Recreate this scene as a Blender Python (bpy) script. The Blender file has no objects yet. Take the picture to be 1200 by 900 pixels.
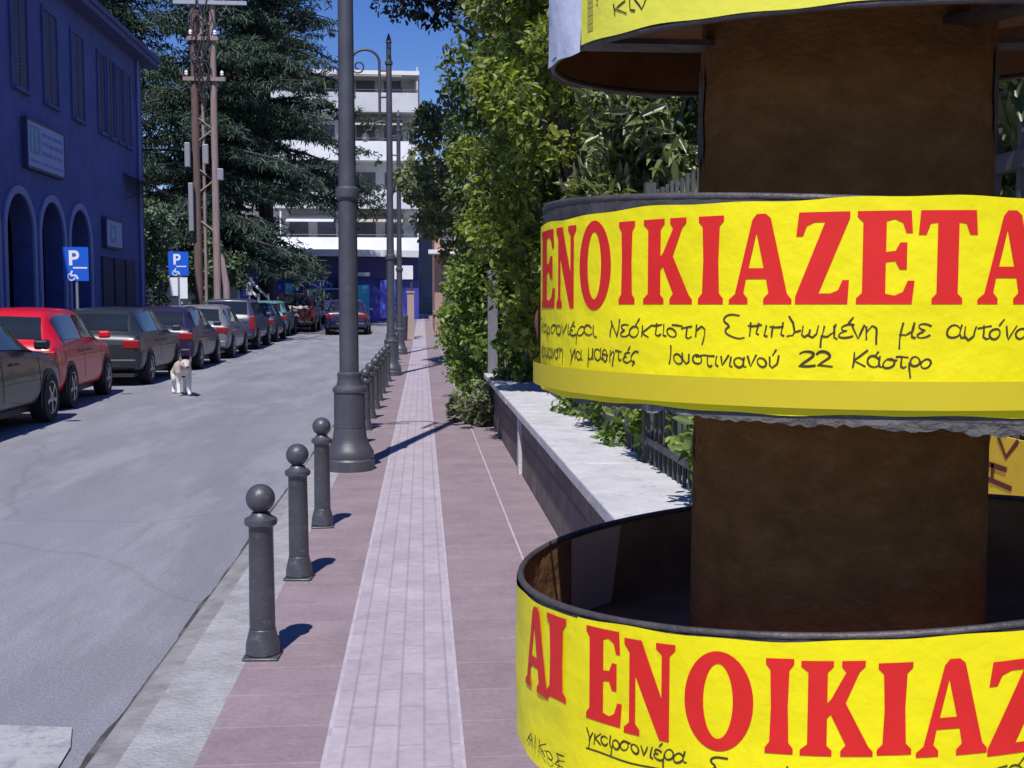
import bpy, bmesh, math, random
import numpy as np
from mathutils import Vector, Matrix

random.seed(7)
S = bpy.context.scene
COL = S.collection
PI = math.pi

# ------------------------------------------------------------------ camera
CAM_H = 1.38
cd = bpy.data.cameras.new("camera")
cam = bpy.data.objects.new("camera", cd)
COL.objects.link(cam)
cam.location = (0, 0, CAM_H)
cam.rotation_euler = (PI / 2 - math.atan(93 / 1300), 0, -math.atan(105 / 1300))
cd.sensor_width = 36
cd.lens = 36 * 1300 / 1200
cd.clip_start = 0.05
cd.clip_end = 6000
S.camera = cam

# ------------------------------------------------------------------ sky and sun
SUN_EL = math.radians(58)
sh = Vector((0.26, 1.0, 0)).normalized()            # the way the shadows fall
to_sun = Vector((-sh.x * math.cos(SUN_EL), -sh.y * math.cos(SUN_EL), math.sin(SUN_EL)))
w = bpy.data.worlds.new("World")
S.world = w
w.use_nodes = True
nt = w.node_tree
nt.nodes.clear()
sky = nt.nodes.new("ShaderNodeTexSky")
sky.sky_type = 'NISHITA'
sky.sun_disc = False
sky.sun_elevation = SUN_EL
sky.sun_rotation = math.atan2(to_sun.x, to_sun.y)
sky.air_density = 1.0
sky.dust_density = 0.0
sky.ozone_density = 4.0
bg = nt.nodes.new("ShaderNodeBackground")
bg.inputs[1].default_value = 0.1
wo = nt.nodes.new("ShaderNodeOutputWorld")
hs = nt.nodes.new("ShaderNodeHueSaturation")
hs.inputs["Saturation"].default_value = 1.3
hs.inputs["Hue"].default_value = 0.522
nt.links.new(sky.outputs[0], hs.inputs["Color"])
nt.links.new(hs.outputs[0], bg.inputs[0])
nt.links.new(bg.outputs[0], wo.inputs[0])
sl = bpy.data.lights.new("sun", 'SUN')
sl.energy = 4.2
sl.angle = math.radians(0.5)
sl.color = (1.0, 0.96, 0.945)
so = bpy.data.objects.new("sun", sl)
COL.objects.link(so)
so.rotation_euler = to_sun.to_track_quat('Z', 'Y').to_euler()
S.view_settings.view_transform = 'Standard'
S.view_settings.look = 'None'
S.view_settings.gamma = 1.0
S.view_settings.exposure = 0.2
S.view_settings.use_curve_mapping = False


# ------------------------------------------------------------------ materials
def _n(nt, t, **kw):
    n = nt.nodes.new(t)
    for k, v in kw.items():
        setattr(n, k, v)
    return n


def mat(name, col, rough=0.7, metal=0.0, var=0.0, scale=4.0, bump=0.0, bscale=40.0, col2=None, spec=0.5, coat=0.0,
        spots=None, spot_scale=6.0, spot_amt=0.55, stretch=None):
    m = bpy.data.materials.new(name)
    m.use_nodes = True
    t = m.node_tree
    b = t.nodes["Principled BSDF"]
    b.inputs["Base Color"].default_value = (*col, 1)
    b.inputs["Roughness"].default_value = rough
    b.inputs["Metallic"].default_value = metal
    b.inputs["Specular IOR Level"].default_value = spec
    b.inputs["Coat Weight"].default_value = coat
    tc = _n(t, "ShaderNodeTexCoord")
    vec = tc.outputs["Object"]
    if stretch:
        mp = _n(t, "ShaderNodeMapping")
        mp.inputs["Scale"].default_value = stretch
        t.links.new(vec, mp.inputs[0])
        vec = mp.outputs[0]
    out = None
    if var > 0 or col2:
        n = _n(t, "ShaderNodeTexNoise")
        n.inputs["Scale"].default_value = scale
        n.inputs["Detail"].default_value = 8
        n.inputs["Roughness"].default_value = 0.65
        t.links.new(vec, n.inputs["Vector"])
        r = _n(t, "ShaderNodeValToRGB")
        lo = tuple(c * (1 - var) for c in col)
        hi = col2 if col2 else tuple(min(1, c * (1 + var)) for c in col)
        r.color_ramp.elements[0].position = 0.3
        r.color_ramp.elements[1].position = 0.7
        r.color_ramp.elements[0].color = (*lo, 1)
        r.color_ramp.elements[1].color = (*hi, 1)
        t.links.new(n.outputs["Fac"], r.inputs[0])
        out = r.outputs[0]
    if spots:
        n2 = _n(t, "ShaderNodeTexNoise")
        n2.inputs["Scale"].default_value = spot_scale
        n2.inputs["Detail"].default_value = 10
        n2.inputs["Roughness"].default_value = 0.7
        t.links.new(vec, n2.inputs["Vector"])
        r2 = _n(t, "ShaderNodeValToRGB")
        r2.color_ramp.elements[0].position = spot_amt
        r2.color_ramp.elements[1].position = spot_amt + 0.12
        t.links.new(n2.outputs["Fac"], r2.inputs[0])
        mx = _n(t, "ShaderNodeMix", data_type='RGBA')
        t.links.new(r2.outputs[0], mx.inputs[0])
        if out:
            t.links.new(out, mx.inputs[6])
        else:
            mx.inputs[6].default_value = (*col, 1)
        mx.inputs[7].default_value = (*spots, 1)
        out = mx.outputs[2]
    if out:
        t.links.new(out, b.inputs["Base Color"])
    if bump > 0:
        n3 = _n(t, "ShaderNodeTexNoise")
        n3.inputs["Scale"].default_value = bscale
        n3.inputs["Detail"].default_value = 6
        t.links.new(vec, n3.inputs["Vector"])
        bp = _n(t, "ShaderNodeBump")
        bp.inputs["Strength"].default_value = bump
        bp.inputs["Distance"].default_value = 0.02
        t.links.new(n3.outputs["Fac"], bp.inputs["Height"])
        t.links.new(bp.outputs[0], b.inputs["Normal"])
    return m


def brick_mat(name, c1, c2, mortar, bw, rh, msize=0.006, offset=0.5, rough=0.85, rot=0.0, var=0.25, nscale=3.0,
              bump=0.3, bias=0.0, smooth=0.1, plane='XY'):
    m = bpy.data.materials.new(name)
    m.use_nodes = True
    t = m.node_tree
    b = t.nodes["Principled BSDF"]
    b.inputs["Roughness"].default_value = rough
    tc = _n(t, "ShaderNodeTexCoord")
    mp = _n(t, "ShaderNodeMapping")
    if plane == 'YZ':
        mp.inputs["Rotation"].default_value = (0, PI / 2, PI / 2) if False else (PI / 2, 0, PI / 2)
        mp.vector_type = 'TEXTURE'
    else:
        mp.inputs["Rotation"].default_value = (0, 0, rot)
    t.links.new(tc.outputs["Object"], mp.inputs[0])
    br = _n(t, "ShaderNodeTexBrick")
    br.offset = offset
    br.inputs["Color1"].default_value = (*c1, 1)
    br.inputs["Color2"].default_value = (*c2, 1)
    br.inputs["Mortar"].default_value = (*mortar, 1)
    br.inputs["Scale"].default_value = 1.0
    br.inputs["Mortar Size"].default_value = msize
    br.inputs["Mortar Smooth"].default_value = smooth
    br.inputs["Bias"].default_value = bias
    br.inputs["Brick Width"].default_value = bw
    br.inputs["Row Height"].default_value = rh
    t.links.new(mp.outputs[0], br.inputs["Vector"])
    n = _n(t, "ShaderNodeTexNoise")
    n.inputs["Scale"].default_value = nscale
    n.inputs["Detail"].default_value = 9
    n.inputs["Roughness"].default_value = 0.7
    t.links.new(tc.outputs["Object"], n.inputs["Vector"])
    r = _n(t, "ShaderNodeMapRange")
    r.inputs[1].default_value = 0.25
    r.inputs[2].default_value = 0.75
    r.inputs[3].default_value = 1 - var
    r.inputs[4].default_value = 1 + var
    t.links.new(n.outputs["Fac"], r.inputs[0])
    vm = _n(t, "ShaderNodeVectorMath", operation='SCALE')
    t.links.new(br.outputs["Color"], vm.inputs[0])
    t.links.new(r.outputs[0], vm.inputs["Scale"])
    t.links.new(vm.outputs[0], b.inputs["Base Color"])
    bp = _n(t, "ShaderNodeBump")
    bp.inputs["Strength"].default_value = bump
    bp.inputs["Distance"].default_value = 0.01
    t.links.new(br.outputs["Fac"], bp.inputs["Height"])
    bp.invert = True
    n4 = _n(t, "ShaderNodeTexNoise")
    n4.inputs["Scale"].default_value = 120
    t.links.new(tc.outputs["Object"], n4.inputs["Vector"])
    bp2 = _n(t, "ShaderNodeBump")
    bp2.inputs["Strength"].default_value = 0.25
    bp2.inputs["Distance"].default_value = 0.004
    t.links.new(n4.outputs["Fac"], bp2.inputs["Height"])
    t.links.new(bp.outputs[0], bp2.inputs["Normal"])
    t.links.new(bp2.outputs[0], b.inputs["Normal"])
    return m


def leaf_mat(name, dark, light, trans=0.35, rough=0.45, spec=0.5):
    m = bpy.data.materials.new(name)
    m.use_nodes = True
    t = m.node_tree
    b = t.nodes["Principled BSDF"]
    o = t.nodes["Material Output"]
    g = _n(t, "ShaderNodeNewGeometry")
    r = _n(t, "ShaderNodeValToRGB")
    r.color_ramp.elements[0].color = (*dark, 1)
    r.color_ramp.elements[1].color = (*light, 1)
    t.links.new(g.outputs["Random Per Island"], r.inputs[0])
    t.links.new(r.outputs[0], b.inputs["Base Color"])
    b.inputs["Roughness"].default_value = rough
    b.inputs["Specular IOR Level"].default_value = spec
    tr = _n(t, "ShaderNodeBsdfTranslucent")
    vm = _n(t, "ShaderNodeVectorMath", operation='MULTIPLY')
    vm.inputs[1].default_value = (1.3, 1.5, 0.5)
    t.links.new(r.outputs[0], vm.inputs[0])
    t.links.new(vm.outputs[0], tr.inputs[0])
    mx = _n(t, "ShaderNodeMixShader")
    mx.inputs[0].default_value = trans
    t.links.new(b.outputs[0], mx.inputs[1])
    t.links.new(tr.outputs[0], mx.inputs[2])
    t.links.new(mx.outputs[0], o.inputs[0])
    return m


M = {}
M['asphalt'] = mat('asphalt', (0.225, 0.225, 0.255), 0.9, var=0.16, scale=1.1, bump=0.5, bscale=220,
                   spots=(0.275, 0.275, 0.305), spot_scale=1.4, spot_amt=0.47, stretch=(1, .22, 1))


def weather(m, scale, lo, hi, dist=0.0):
    """fine grain over a material: aggregate, dust and small stains"""
    t = m.node_tree
    b = t.nodes["Principled BSDF"]
    src = b.inputs["Base Color"].links[0].from_socket
    tc = _n(t, "ShaderNodeTexCoord")
    n = _n(t, "ShaderNodeTexNoise")
    n.inputs["Scale"].default_value = scale
    n.inputs["Detail"].default_value = 4
    n.inputs["Distortion"].default_value = dist
    t.links.new(tc.outputs["Object"], n.inputs["Vector"])
    r = _n(t, "ShaderNodeMapRange")
    r.inputs[1].default_value = 0.3
    r.inputs[2].default_value = 0.7
    r.inputs[3].default_value = lo
    r.inputs[4].default_value = hi
    t.links.new(n.outputs["Fac"], r.inputs[0])
    vm = _n(t, "ShaderNodeVectorMath", operation='SCALE')
    t.links.new(src, vm.inputs[0])
    t.links.new(r.outputs[0], vm.inputs["Scale"])
    t.links.new(vm.outputs[0], b.inputs["Base Color"])


def cracks(m, scale, width, dark):
    t = m.node_tree
    b = t.nodes["Principled BSDF"]
    src = b.inputs["Base Color"].links[0].from_socket
    tc = _n(t, "ShaderNodeTexCoord")
    nz = _n(t, "ShaderNodeTexNoise")
    nz.inputs["Scale"].default_value = scale * 2.2
    nz.inputs["Detail"].default_value = 5
    t.links.new(tc.outputs["Object"], nz.inputs["Vector"])
    mxv = _n(t, "ShaderNodeMix", data_type='VECTOR')
    mxv.inputs[0].default_value = 0.35
    t.links.new(tc.outputs["Object"], mxv.inputs[4])
    t.links.new(nz.outputs["Color"], mxv.inputs[5])
    vo = _n(t, "ShaderNodeTexVoronoi", feature='DISTANCE_TO_EDGE')
    vo.inputs["Scale"].default_value = scale
    t.links.new(mxv.outputs[1], vo.inputs["Vector"])
    r = _n(t, "ShaderNodeMapRange")
    r.inputs[1].default_value = 0.0
    r.inputs[2].default_value = width
    r.inputs[3].default_value = dark
    r.inputs[4].default_value = 1.0
    t.links.new(vo.outputs["Distance"], r.inputs[0])
    vm = _n(t, "ShaderNodeVectorMath", operation='SCALE')
    t.links.new(src, vm.inputs[0])
    t.links.new(r.outputs[0], vm.inputs["Scale"])
    t.links.new(vm.outputs[0], b.inputs["Base Color"])


cracks(M['asphalt'], 0.30, 0.006, 0.87)
weather(M['asphalt'], 70, 0.86, 1.14)
M['gutter'] = mat('gutter_dirt', (0.05, 0.045, 0.042), 0.95, var=0.5, scale=5, bump=0.4, spots=(0.12, 0.115, 0.115),
                  spot_scale=3, spot_amt=0.5)
M['kerb'] = mat('kerb_concrete', (0.31, 0.305, 0.305), 0.9, var=0.25, scale=6, bump=0.6, bscale=60,
                spots=(0.37, 0.37, 0.37), spot_scale=5, spot_amt=0.5)
M['kerb_edge'] = mat('kerb_granite', (0.24, 0.23, 0.225), 0.9, var=0.3, scale=7, bump=0.4, bscale=60)
M['paint'] = mat('worn_road_paint', (0.37, 0.37, 0.375), 0.85, var=0.12, scale=9, bump=0.3, bscale=120,
                 spots=(0.25, 0.25, 0.27), spot_scale=14, spot_amt=0.50)
M['paver'] = brick_mat('mauve_paver', (0.262, 0.200, 0.212), (0.240, 0.182, 0.195), (0.30, 0.245, 0.255), 60.0, 0.30,
                       msize=0.005, offset=0.37, var=0.20, nscale=2.6, bump=0.2)
M['tactile'] = brick_mat('tactile_paver', (0.43, 0.375, 0.405), (0.39, 0.335, 0.365), (0.33, 0.28, 0.305), 0.34, 0.082,
                         msize=0.0045, offset=0.5, var=0.13, nscale=3, bump=0.5, rot=PI / 2)
weather(M['paver'], 45, 0.90, 1.10)
weather(M['paver'], 5, 0.95, 1.06, 1.5)
weather(M['tactile'], 30, 0.93, 1.06)
weather(M['tactile'], 4, 0.90, 1.05, 1.5)
M['edging'] = mat('pale_edging', (0.43, 0.385, 0.42), 0.9, var=0.2, scale=8, bump=0.2)
M['earth'] = mat('earth', (0.10, 0.085, 0.06), 0.95, var=0.4, scale=2, bump=0.5)
M['iron'] = mat('painted_iron', (0.055, 0.057, 0.068), 0.42, 0.0, var=0.25, scale=9, bump=0.15, bscale=90, spec=0.6,
                spots=(0.12, 0.115, 0.115), spot_scale=22, spot_amt=0.56)
M['iron2'] = mat('painted_iron_post', (0.062, 0.062, 0.075), 0.45, 0.0, var=0.25, scale=5, bump=0.15, bscale=90, spec=0.6,
                 spots=(0.105, 0.10, 0.105), spot_scale=18, spot_amt=0.58)
M['glass_lamp'] = mat('lantern_glass', (0.6, 0.6, 0.58), 0.2)
M['bluewall'] = mat('blue_render', (0.068, 0.088, 0.27), 0.9, var=0.10, scale=0.8, bump=0.15, bscale=30,
                    spots=(0.080, 0.102, 0.29), spot_scale=0.5, spot_amt=0.5)
weather(M['bluewall'], 2.0, 0.86, 1.12, 1.0)
M['bluetrim'] = mat('arch_trim', (0.20, 0.24, 0.46), 0.85, var=0.1, scale=3)
M['bluedark'] = mat('dark_shutter', (0.03, 0.032, 0.11), 0.6, var=0.2, scale=5)
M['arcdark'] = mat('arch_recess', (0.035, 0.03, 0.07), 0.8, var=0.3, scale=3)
M['pane'] = mat('window_pane', (0.02, 0.025, 0.06), 0.12, spec=0.6)
M['eave'] = mat('eave_paint', (0.07, 0.08, 0.22), 0.8, var=0.15)
M['rooftile'] = mat('roof_tile', (0.24, 0.11, 0.08), 0.9, var=0.3)
M['white'] = mat('white_paint', (0.76, 0.76, 0.76), 0.7, var=0.05, scale=3)
M['apt_wall'] = mat('white_render', (0.76, 0.77, 0.79), 0.85, var=0.14, scale=0.6)
M['apt_dark'] = mat('apartment_recess', (0.16, 0.17, 0.22), 0.8, var=0.2, scale=0.7)
M['apt_grey'] = mat('apartment_grey', (0.58, 0.59, 0.62), 0.85, var=0.12, scale=0.8)
M['blind'] = mat('sun_blind_cloth', (0.40, 0.36, 0.30), 0.9, var=0.15, scale=2)
M['shopblue'] = mat('shop_purple_fascia', (0.055, 0.05, 0.17), 0.6, var=0.2, scale=0.6)
M['shoppanel'] = mat('shop_blue_panel', (0.12, 0.15, 0.72), 0.5, var=0.1, scale=0.8)
M['cyan'] = mat('cyan_board', (0.08, 0.55, 0.72), 0.5, var=0.1)
M['tan'] = mat('tan_render', (0.40, 0.30, 0.24), 0.9, var=0.12, scale=1)
M['terra'] = mat('terracotta_render', (0.42, 0.25, 0.20), 0.9, var=0.15, scale=1)
M['signblue'] = mat('sign_blue', (0.012, 0.115, 0.66), 0.4, spec=0.5)
M['signwhite'] = mat('sign_white', (0.8, 0.82, 0.85), 0.5)
M['signback'] = mat('sign_grey', (0.35, 0.36, 0.40), 0.5, 0.5)
M['signpale'] = mat('board_pale', (0.25, 0.30, 0.52), 0.6, var=0.05)
M['signgreen'] = mat('board_green', (0.10, 0.22, 0.34), 0.6)
M['signtext'] = mat('board_text', (0.10, 0.13, 0.42), 0.6)
M['galv'] = mat('galvanised', (0.42, 0.43, 0.46), 0.45, 0.6, var=0.1)
M['pole_wood'] = mat('pole_wood', (0.15, 0.095, 0.085), 0.85, var=0.3, scale=3, bump=0.4, bscale=20, stretch=(8, 8, .6))
M['pole_pale'] = mat('pole_pale_wood', (0.30, 0.225, 0.21), 0.85, var=0.3, scale=3, bump=0.3, stretch=(8, 8, .6))
M['ceramic'] = mat('insulator', (0.72, 0.72, 0.76), 0.3)
M['bark'] = mat('bark', (0.10, 0.075, 0.055), 0.95, var=0.4, scale=6, bump=0.8, bscale=14, stretch=(4, 4, .8))
M['bark2'] = mat('dark_bark', (0.055, 0.045, 0.055), 0.95, var=0.4, scale=6, bump=0.8, bscale=14, stretch=(4, 4, .8))
M['coping'] = mat('marble_coping', (0.52, 0.51, 0.51), 0.75, var=0.16, scale=5, bump=0.3, bscale=50,
                  spots=(0.36, 0.35, 0.35), spot_scale=16, spot_amt=0.56)
M['stone'] = brick_mat('garden_stone', (0.17, 0.135, 0.12), (0.11, 0.088, 0.08), (0.085, 0.07, 0.062), 0.36, 0.16,
                       msize=0.012, var=0.4, nscale=7, bump=0.8, plane='YZ')
M['rust_iron'] = mat('fence_iron', (0.085, 0.082, 0.08), 0.6, 0.1, var=0.3, scale=8)
M['concrete'] = mat('grey_concrete', (0.17, 0.17, 0.185), 0.9, var=0.2, scale=6, bump=0.3)
# pillar and notices
M['shaft'] = mat('pillar_brown', (0.205, 0.105, 0.036), 0.95, spec=0.08, var=0.28, scale=22, bump=0.35, bscale=110,
                 spots=(0.235, 0.14, 0.07), spot_scale=44, spot_amt=0.57, stretch=(1, 1, 1.6))
M['ringmetal'] = mat('ring_metal', (0.085, 0.075, 0.075), 0.55, 0.3, var=0.4, scale=14, bump=0.25, bscale=60,
                     spots=(0.5, 0.48, 0.46), spot_scale=26, spot_amt=0.66)
M['ringin'] = mat('ring_inside', (0.27, 0.145, 0.075), 0.95, spec=0.05, var=0.3, scale=9, bump=0.2)
M['oldpaper'] = mat('old_paper', (0.10, 0.095, 0.09), 0.9, var=0.35, scale=16, bump=0.5, bscale=70,
                    spots=(0.58, 0.60, 0.66), spot_scale=13, spot_amt=0.60, stretch=(1, 1, 1.5))
M['plate'] = mat('lit_wall_patch', (0.62, 0.43, 0.31), 0.9, spec=0.05, var=0.12, scale=7)  # paler tone standing in for sunlight on the hoop's inside wall
M['yellow'] = mat('yellow_paper', (0.90, 0.80, 0.004), 0.5, var=0.08, scale=7, bump=0.35, bscale=11, spec=0.3, spots=(0.84, 0.70, 0.01), spot_scale=5, spot_amt=0.6)
M['yellow2'] = mat('pale_yellow_paper', (0.80, 0.77, 0.075), 0.55, var=0.07, scale=9, bump=0.3, bscale=11, spec=0.3)
M['olive'] = mat('dull_yellow_strip', (0.62, 0.51, 0.02), 0.5, var=0.05, scale=6, bump=0.06, bscale=16, spec=0.3)
M['whitepaper'] = mat('white_paper', (0.62, 0.66, 0.78), 0.7, var=0.06, scale=20, bump=0.15, bscale=25)
M['red'] = mat('red_ink', (0.70, 0.022, 0.018), 0.55, var=0.08, scale=30, spec=0.3)
M['ink'] = mat('dark_ink', (0.06, 0.035, 0.012), 0.7, var=0.3, scale=60)
M['paleink'] = mat('faded_ink', (0.42, 0.38, 0.05), 0.7)
M['orange'] = mat('orange_poster', (0.90, 0.55, 0.02), 0.6, var=0.1, scale=20)
M['maroonink'] = mat('maroon_ink', (0.16, 0.02, 0.01), 0.7)
M['brownflap'] = mat('brown_sticker', (0.26, 0.075, 0.03), 0.6, var=0.3, scale=30)
# vehicles
M['tyre'] = mat('tyre', (0.018, 0.018, 0.02), 0.9, var=0.2)
M['rim'] = mat('alloy', (0.35, 0.36, 0.38), 0.35, 0.8)
M['trimdark'] = mat('black_trim', (0.02, 0.02, 0.023), 0.6)
M['carglass'] = mat('car_glass', (0.016, 0.022, 0.03), 0.07, spec=0.5)
M['tail'] = mat('tail_lens', (0.24, 0.004, 0.010), 0.4)
M['plate_white'] = mat('licence_plate', (0.7, 0.7, 0.7), 0.5)


def paint(name, c, rough=0.3):
    return mat(name, c, 0.36, 0.0, var=0.06, scale=2.2, coat=0.35, spec=0.4)


# ------------------------------------------------------------------ mesh helper
class MB:
    def __init__(self):
        self.v = []
        self.f = []
        self.m = []
        self.mi = 0

    def add(self, vs, fs, mi=None):
        o = len(self.v)
        self.v += [tuple(p) for p in vs]
        self.f += [tuple(i + o for i in f) for f in fs]
        self.m += [self.mi if mi is None else mi] * len(fs)
        return self

    def box(self, x0, x1, y0, y1, z0, z1, mi=None):
        vs = [(x, y, z) for z in (z0, z1) for y in (y0, y1) for x in (x0, x1)]
        fs = [(0, 2, 3, 1), (4, 5, 7, 6), (0, 1, 5, 4), (2, 6, 7, 3), (0, 4, 6, 2), (1, 3, 7, 5)]
        return self.add(vs, fs, mi)

    def lathe(self, prof, cx=0, cy=0, n=24, z0=0, cap=True, mi=None):
        vs, fs = [], []
        for r, z in prof:
            for k in range(n):
                a = 2 * PI * k / n
                vs.append((cx + r * math.cos(a), cy + r * math.sin(a), z0 + z))
        for i in range(len(prof) - 1):
            for k in range(n):
                k2 = (k + 1) % n
                fs.append((i * n + k, i * n + k2, (i + 1) * n + k2, (i + 1) * n + k))
        if cap:
            fs.append(tuple(reversed(range(n))))
            fs.append(tuple((len(prof) - 1) * n + k for k in range(n)))
        return self.add(vs, fs, mi)

    def tube(self, pts, rad, n=8, mi=None):
        pts = [Vector(p) for p in pts]
        if not hasattr(rad, '__len__'):
            rad = [rad] * len(pts)
        vs, fs = [], []
        ref = None
        for i, p in enumerate(pts):
            d = (pts[min(i + 1, len(pts) - 1)] - pts[max(i - 1, 0)]).normalized()
            if ref is None:
                ref = Vector((0, 0, 1)) if abs(d.z) < 0.9 else Vector((1, 0, 0))
            a = d.cross(ref)
            if a.length < 1e-4:
                a = d.orthogonal()
            a.normalize()
            b = a.cross(d).normalized()
            ref = b
            for k in range(n):
                t = 2 * PI * k / n
                vs.append(p + (a * math.cos(t) + b * math.sin(t)) * rad[i])
        for i in range(len(pts) - 1):
            for k in range(n):
                k2 = (k + 1) % n
                fs.append((i * n + k, i * n + k2, (i + 1) * n + k2, (i + 1) * n + k))
        fs.append(tuple(reversed(range(n))))
        fs.append(tuple((len(pts) - 1) * n + k for k in range(n)))
        return self.add(vs, fs, mi)

    def build(self, name, mats, parent=None, smooth=None, loc=None):
        me = bpy.data.meshes.new(name)
        me.from_pydata(self.v, [], self.f)
        if not isinstance(mats, (list, tuple)):
            mats = [mats]
        for q in mats:
            me.materials.append(q)
        me.polygons.foreach_set('material_index', self.m)
        if smooth:
            me.polygons.foreach_set('use_smooth', [True] * len(self.f))
            me.set_sharp_from_angle(angle=math.radians(smooth))
        me.update()
        o = bpy.data.objects.new(name, me)
        COL.objects.link(o)
        if parent:
            o.parent = parent
        if loc:
            o.location = loc
        return o


def tag(o, label, cat, group=None):
    o['label'] = label
    o['category'] = cat
    if group:
        o['group'] = group
    return o


def empty(name, loc, rz=0, label=None, cat=None, group=None):
    o = bpy.data.objects.new(name, None)
    COL.objects.link(o)
    o.location = loc
    o.rotation_euler = (0, 0, rz)
    o.empty_display_size = 0.2
    if label:
        tag(o, label, cat, group)
    return o


def copy_tree(o, parent=None, matswap=None):
    c = o.copy()
    COL.objects.link(c)
    c.parent = parent
    for ch in list(o.children):
        copy_tree(ch, c)
    return c


def struct(o):
    o['kind'] = 'structure'
    return o


def bevel(o, w=0.01, seg=2):
    b = o.modifiers.new('bevel', 'BEVEL')
    b.width = w
    b.segments = seg
    b.limit_method = 'ANGLE'
    return o


# ------------------------------------------------------------------ ground
def zg(y):
    """the street is level near the camera and climbs gently further up"""
    if y < 24:
        return 0.0
    t = y - 24
    return 0.0145 * (math.sqrt(t * t + 64) - 8) if t < 60 else 0.0145 * (math.sqrt(60 * 60 + 64) - 8)


YS = [-6, -3, -1.5, 0, 1, 2, 3, 4, 5, 6, 7, 8, 9, 10, 12, 14, 16, 18, 20, 22, 24, 26, 28, 30, 32, 35, 38, 42, 46, 50, 55, 60, 66, 72, 84,
      100, 140]


def strip(name, xs, dz, m, ys=YS, jitter=0):
    mb = MB()
    n = len(xs)
    vs = []
    for y in ys:
        for x in xs:
            vs.append((x + (random.uniform(-jitter, jitter) if jitter else 0), y, zg(y) + dz))
    fs = []
    for j in range(len(ys) - 1):
        for i in range(n - 1):
            fs.append((j * n + i, j * n + i + 1, (j + 1) * n + i + 1, (j + 1) * n + i))
    mb.add(vs, fs)
    return struct(mb.build(name, m))


mb = MB()
ring_y = [-3000, -200, -20] + [y for y in YS if y > 0] + [400, 3000]
vs = [(x, y, zg(y) - 0.32) for y in ring_y for x in (-3000, -60, 0, 60, 3000)]
fs = [(j * 5 + i, j * 5 + i + 1, j * 5 + 6 + i, j * 5 + 5 + i) for j in range(len(ring_y) - 1) for i in range(4)]
mb.add(vs, fs)
struct(mb.build('ground', M['earth']))

strip('road', [-7.2, -5, -3, -1.0], -0.115, M['asphalt'])
# dark dirt line where the asphalt meets the kerb, ragged on its road side
mb = MB()
ys = np.arange(-2, 60, 0.08)
vs = []
for y in ys:
    wob = 0.012 * math.sin(y * 2.1) + 0.008 * math.sin(y * 5.3 + 1) + random.uniform(-0.005, 0.005)
    vs += [(-1.098 - abs(wob), y, zg(y) - 0.111), (-1.03, y, zg(y) - 0.111)]
mb.add(vs, [(2 * i, 2 * i + 1, 2 * i + 3, 2 * i + 2) for i in range(len(ys) - 1)])
struct(mb.build('gutter', M['gutter']))
# kerb: outer stone and pale inner band
mb = MB()
kx = [(-1.045, -0.30), (-1.045, -0.045), (-1.02, -0.02), (-0.965, -0.012), (-0.93, -0.010)]
vs, fs = [], []
for y in YS:
    vs += [(x, y, zg(y) + z) for x, z in kx]
for j in range(len(YS) - 1):
    for i in range(len(kx) - 1):
        a = j * len(kx) + i
        fs.append((a, a + 1, a + len(kx) + 1, a + len(kx)))
mb.add(vs, fs)
struct(mb.build('kerb', M['kerb_edge']))
mb = MB()
kx = [(-0.93, -0.010), (-0.80, -0.004), (-0.69, 0.0)]
vs, fs = [], []
for y in YS:
    vs += [(x, y, zg(y) + z) for x, z in kx]
for j in range(len(YS) - 1):
    for i in range(len(kx) - 1):
        a = j * len(kx) + i
        fs.append((a, a + 1, a + len(kx) + 1, a + len(kx)))
mb.add(vs, fs)
struct(mb.build('kerb_strip', M['kerb']))
strip('pavement', [-0.69, -0.30, 0.11, 0.53, 0.86], 0.0, M['paver'])
strip('tactile_path', [-0.298, 0.112], 0.004, M['tactile'])
strip('path_edging', [-0.312, -0.298], 0.003, M['edging'])
strip('path_edging', [0.112, 0.124], 0.003, M['edging'])
strip('pavement_joint', [0.532, 0.544], 0.003, M['edging'])
strip('pavement_far_side', [-9.3, -7.2], -0.01, M['paver'])
# worn white road marking at the bottom corner
mb = MB()
pts = [(-3.4, 2.2), (-1.155, 2.2), (-1.15, 3.2), (-1.19, 3.75), (-1.24, 3.93), (-1.6, 3.99), (-2.2, 4.0), (-3.4, 4.02)]
mb.add([(x, y, -0.107) for x, y in pts], [tuple(range(len(pts)))])
struct(mb.build('road_marking', M['paint']))


# ------------------------------------------------------------------ bollards and lamps
BX = -0.63


def make_bollard():
    root = empty('bollard', (BX, 4.345, 0))
    b = MB()
    b.box(-0.070, 0.070, -0.070, 0.070, 0.0, 0.012)
    b.lathe([(0.067, 0.012), (0.066, 0.05), (0.062, 0.068), (0.054, 0.10), (0.050, 0.118)], n=20)
    bevel(b.build('base', M['iron'], root, smooth=35), 0.006)
    s = MB()
    prof = [(0.050, 0.118), (0.049, 0.30), (0.047, 0.515), (0.049, 0.52), (0.062, 0.527), (0.064, 0.538), (0.062, 0.549),
            (0.042, 0.560), (0.032, 0.575)]
    s.lathe(prof, n=24)
    s.build('shaft', M['iron'], root, smooth=40)
    q = MB()
    pr = [(0.056 * math.sin(PI * i / 14) + 0.0005, 0.628 - 0.056 * math.cos(PI * i / 14)) for i in range(15)]
    q.lathe(pr, n=24)
    q.build('ball', M['iron'], root, smooth=80)
    return root


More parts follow.
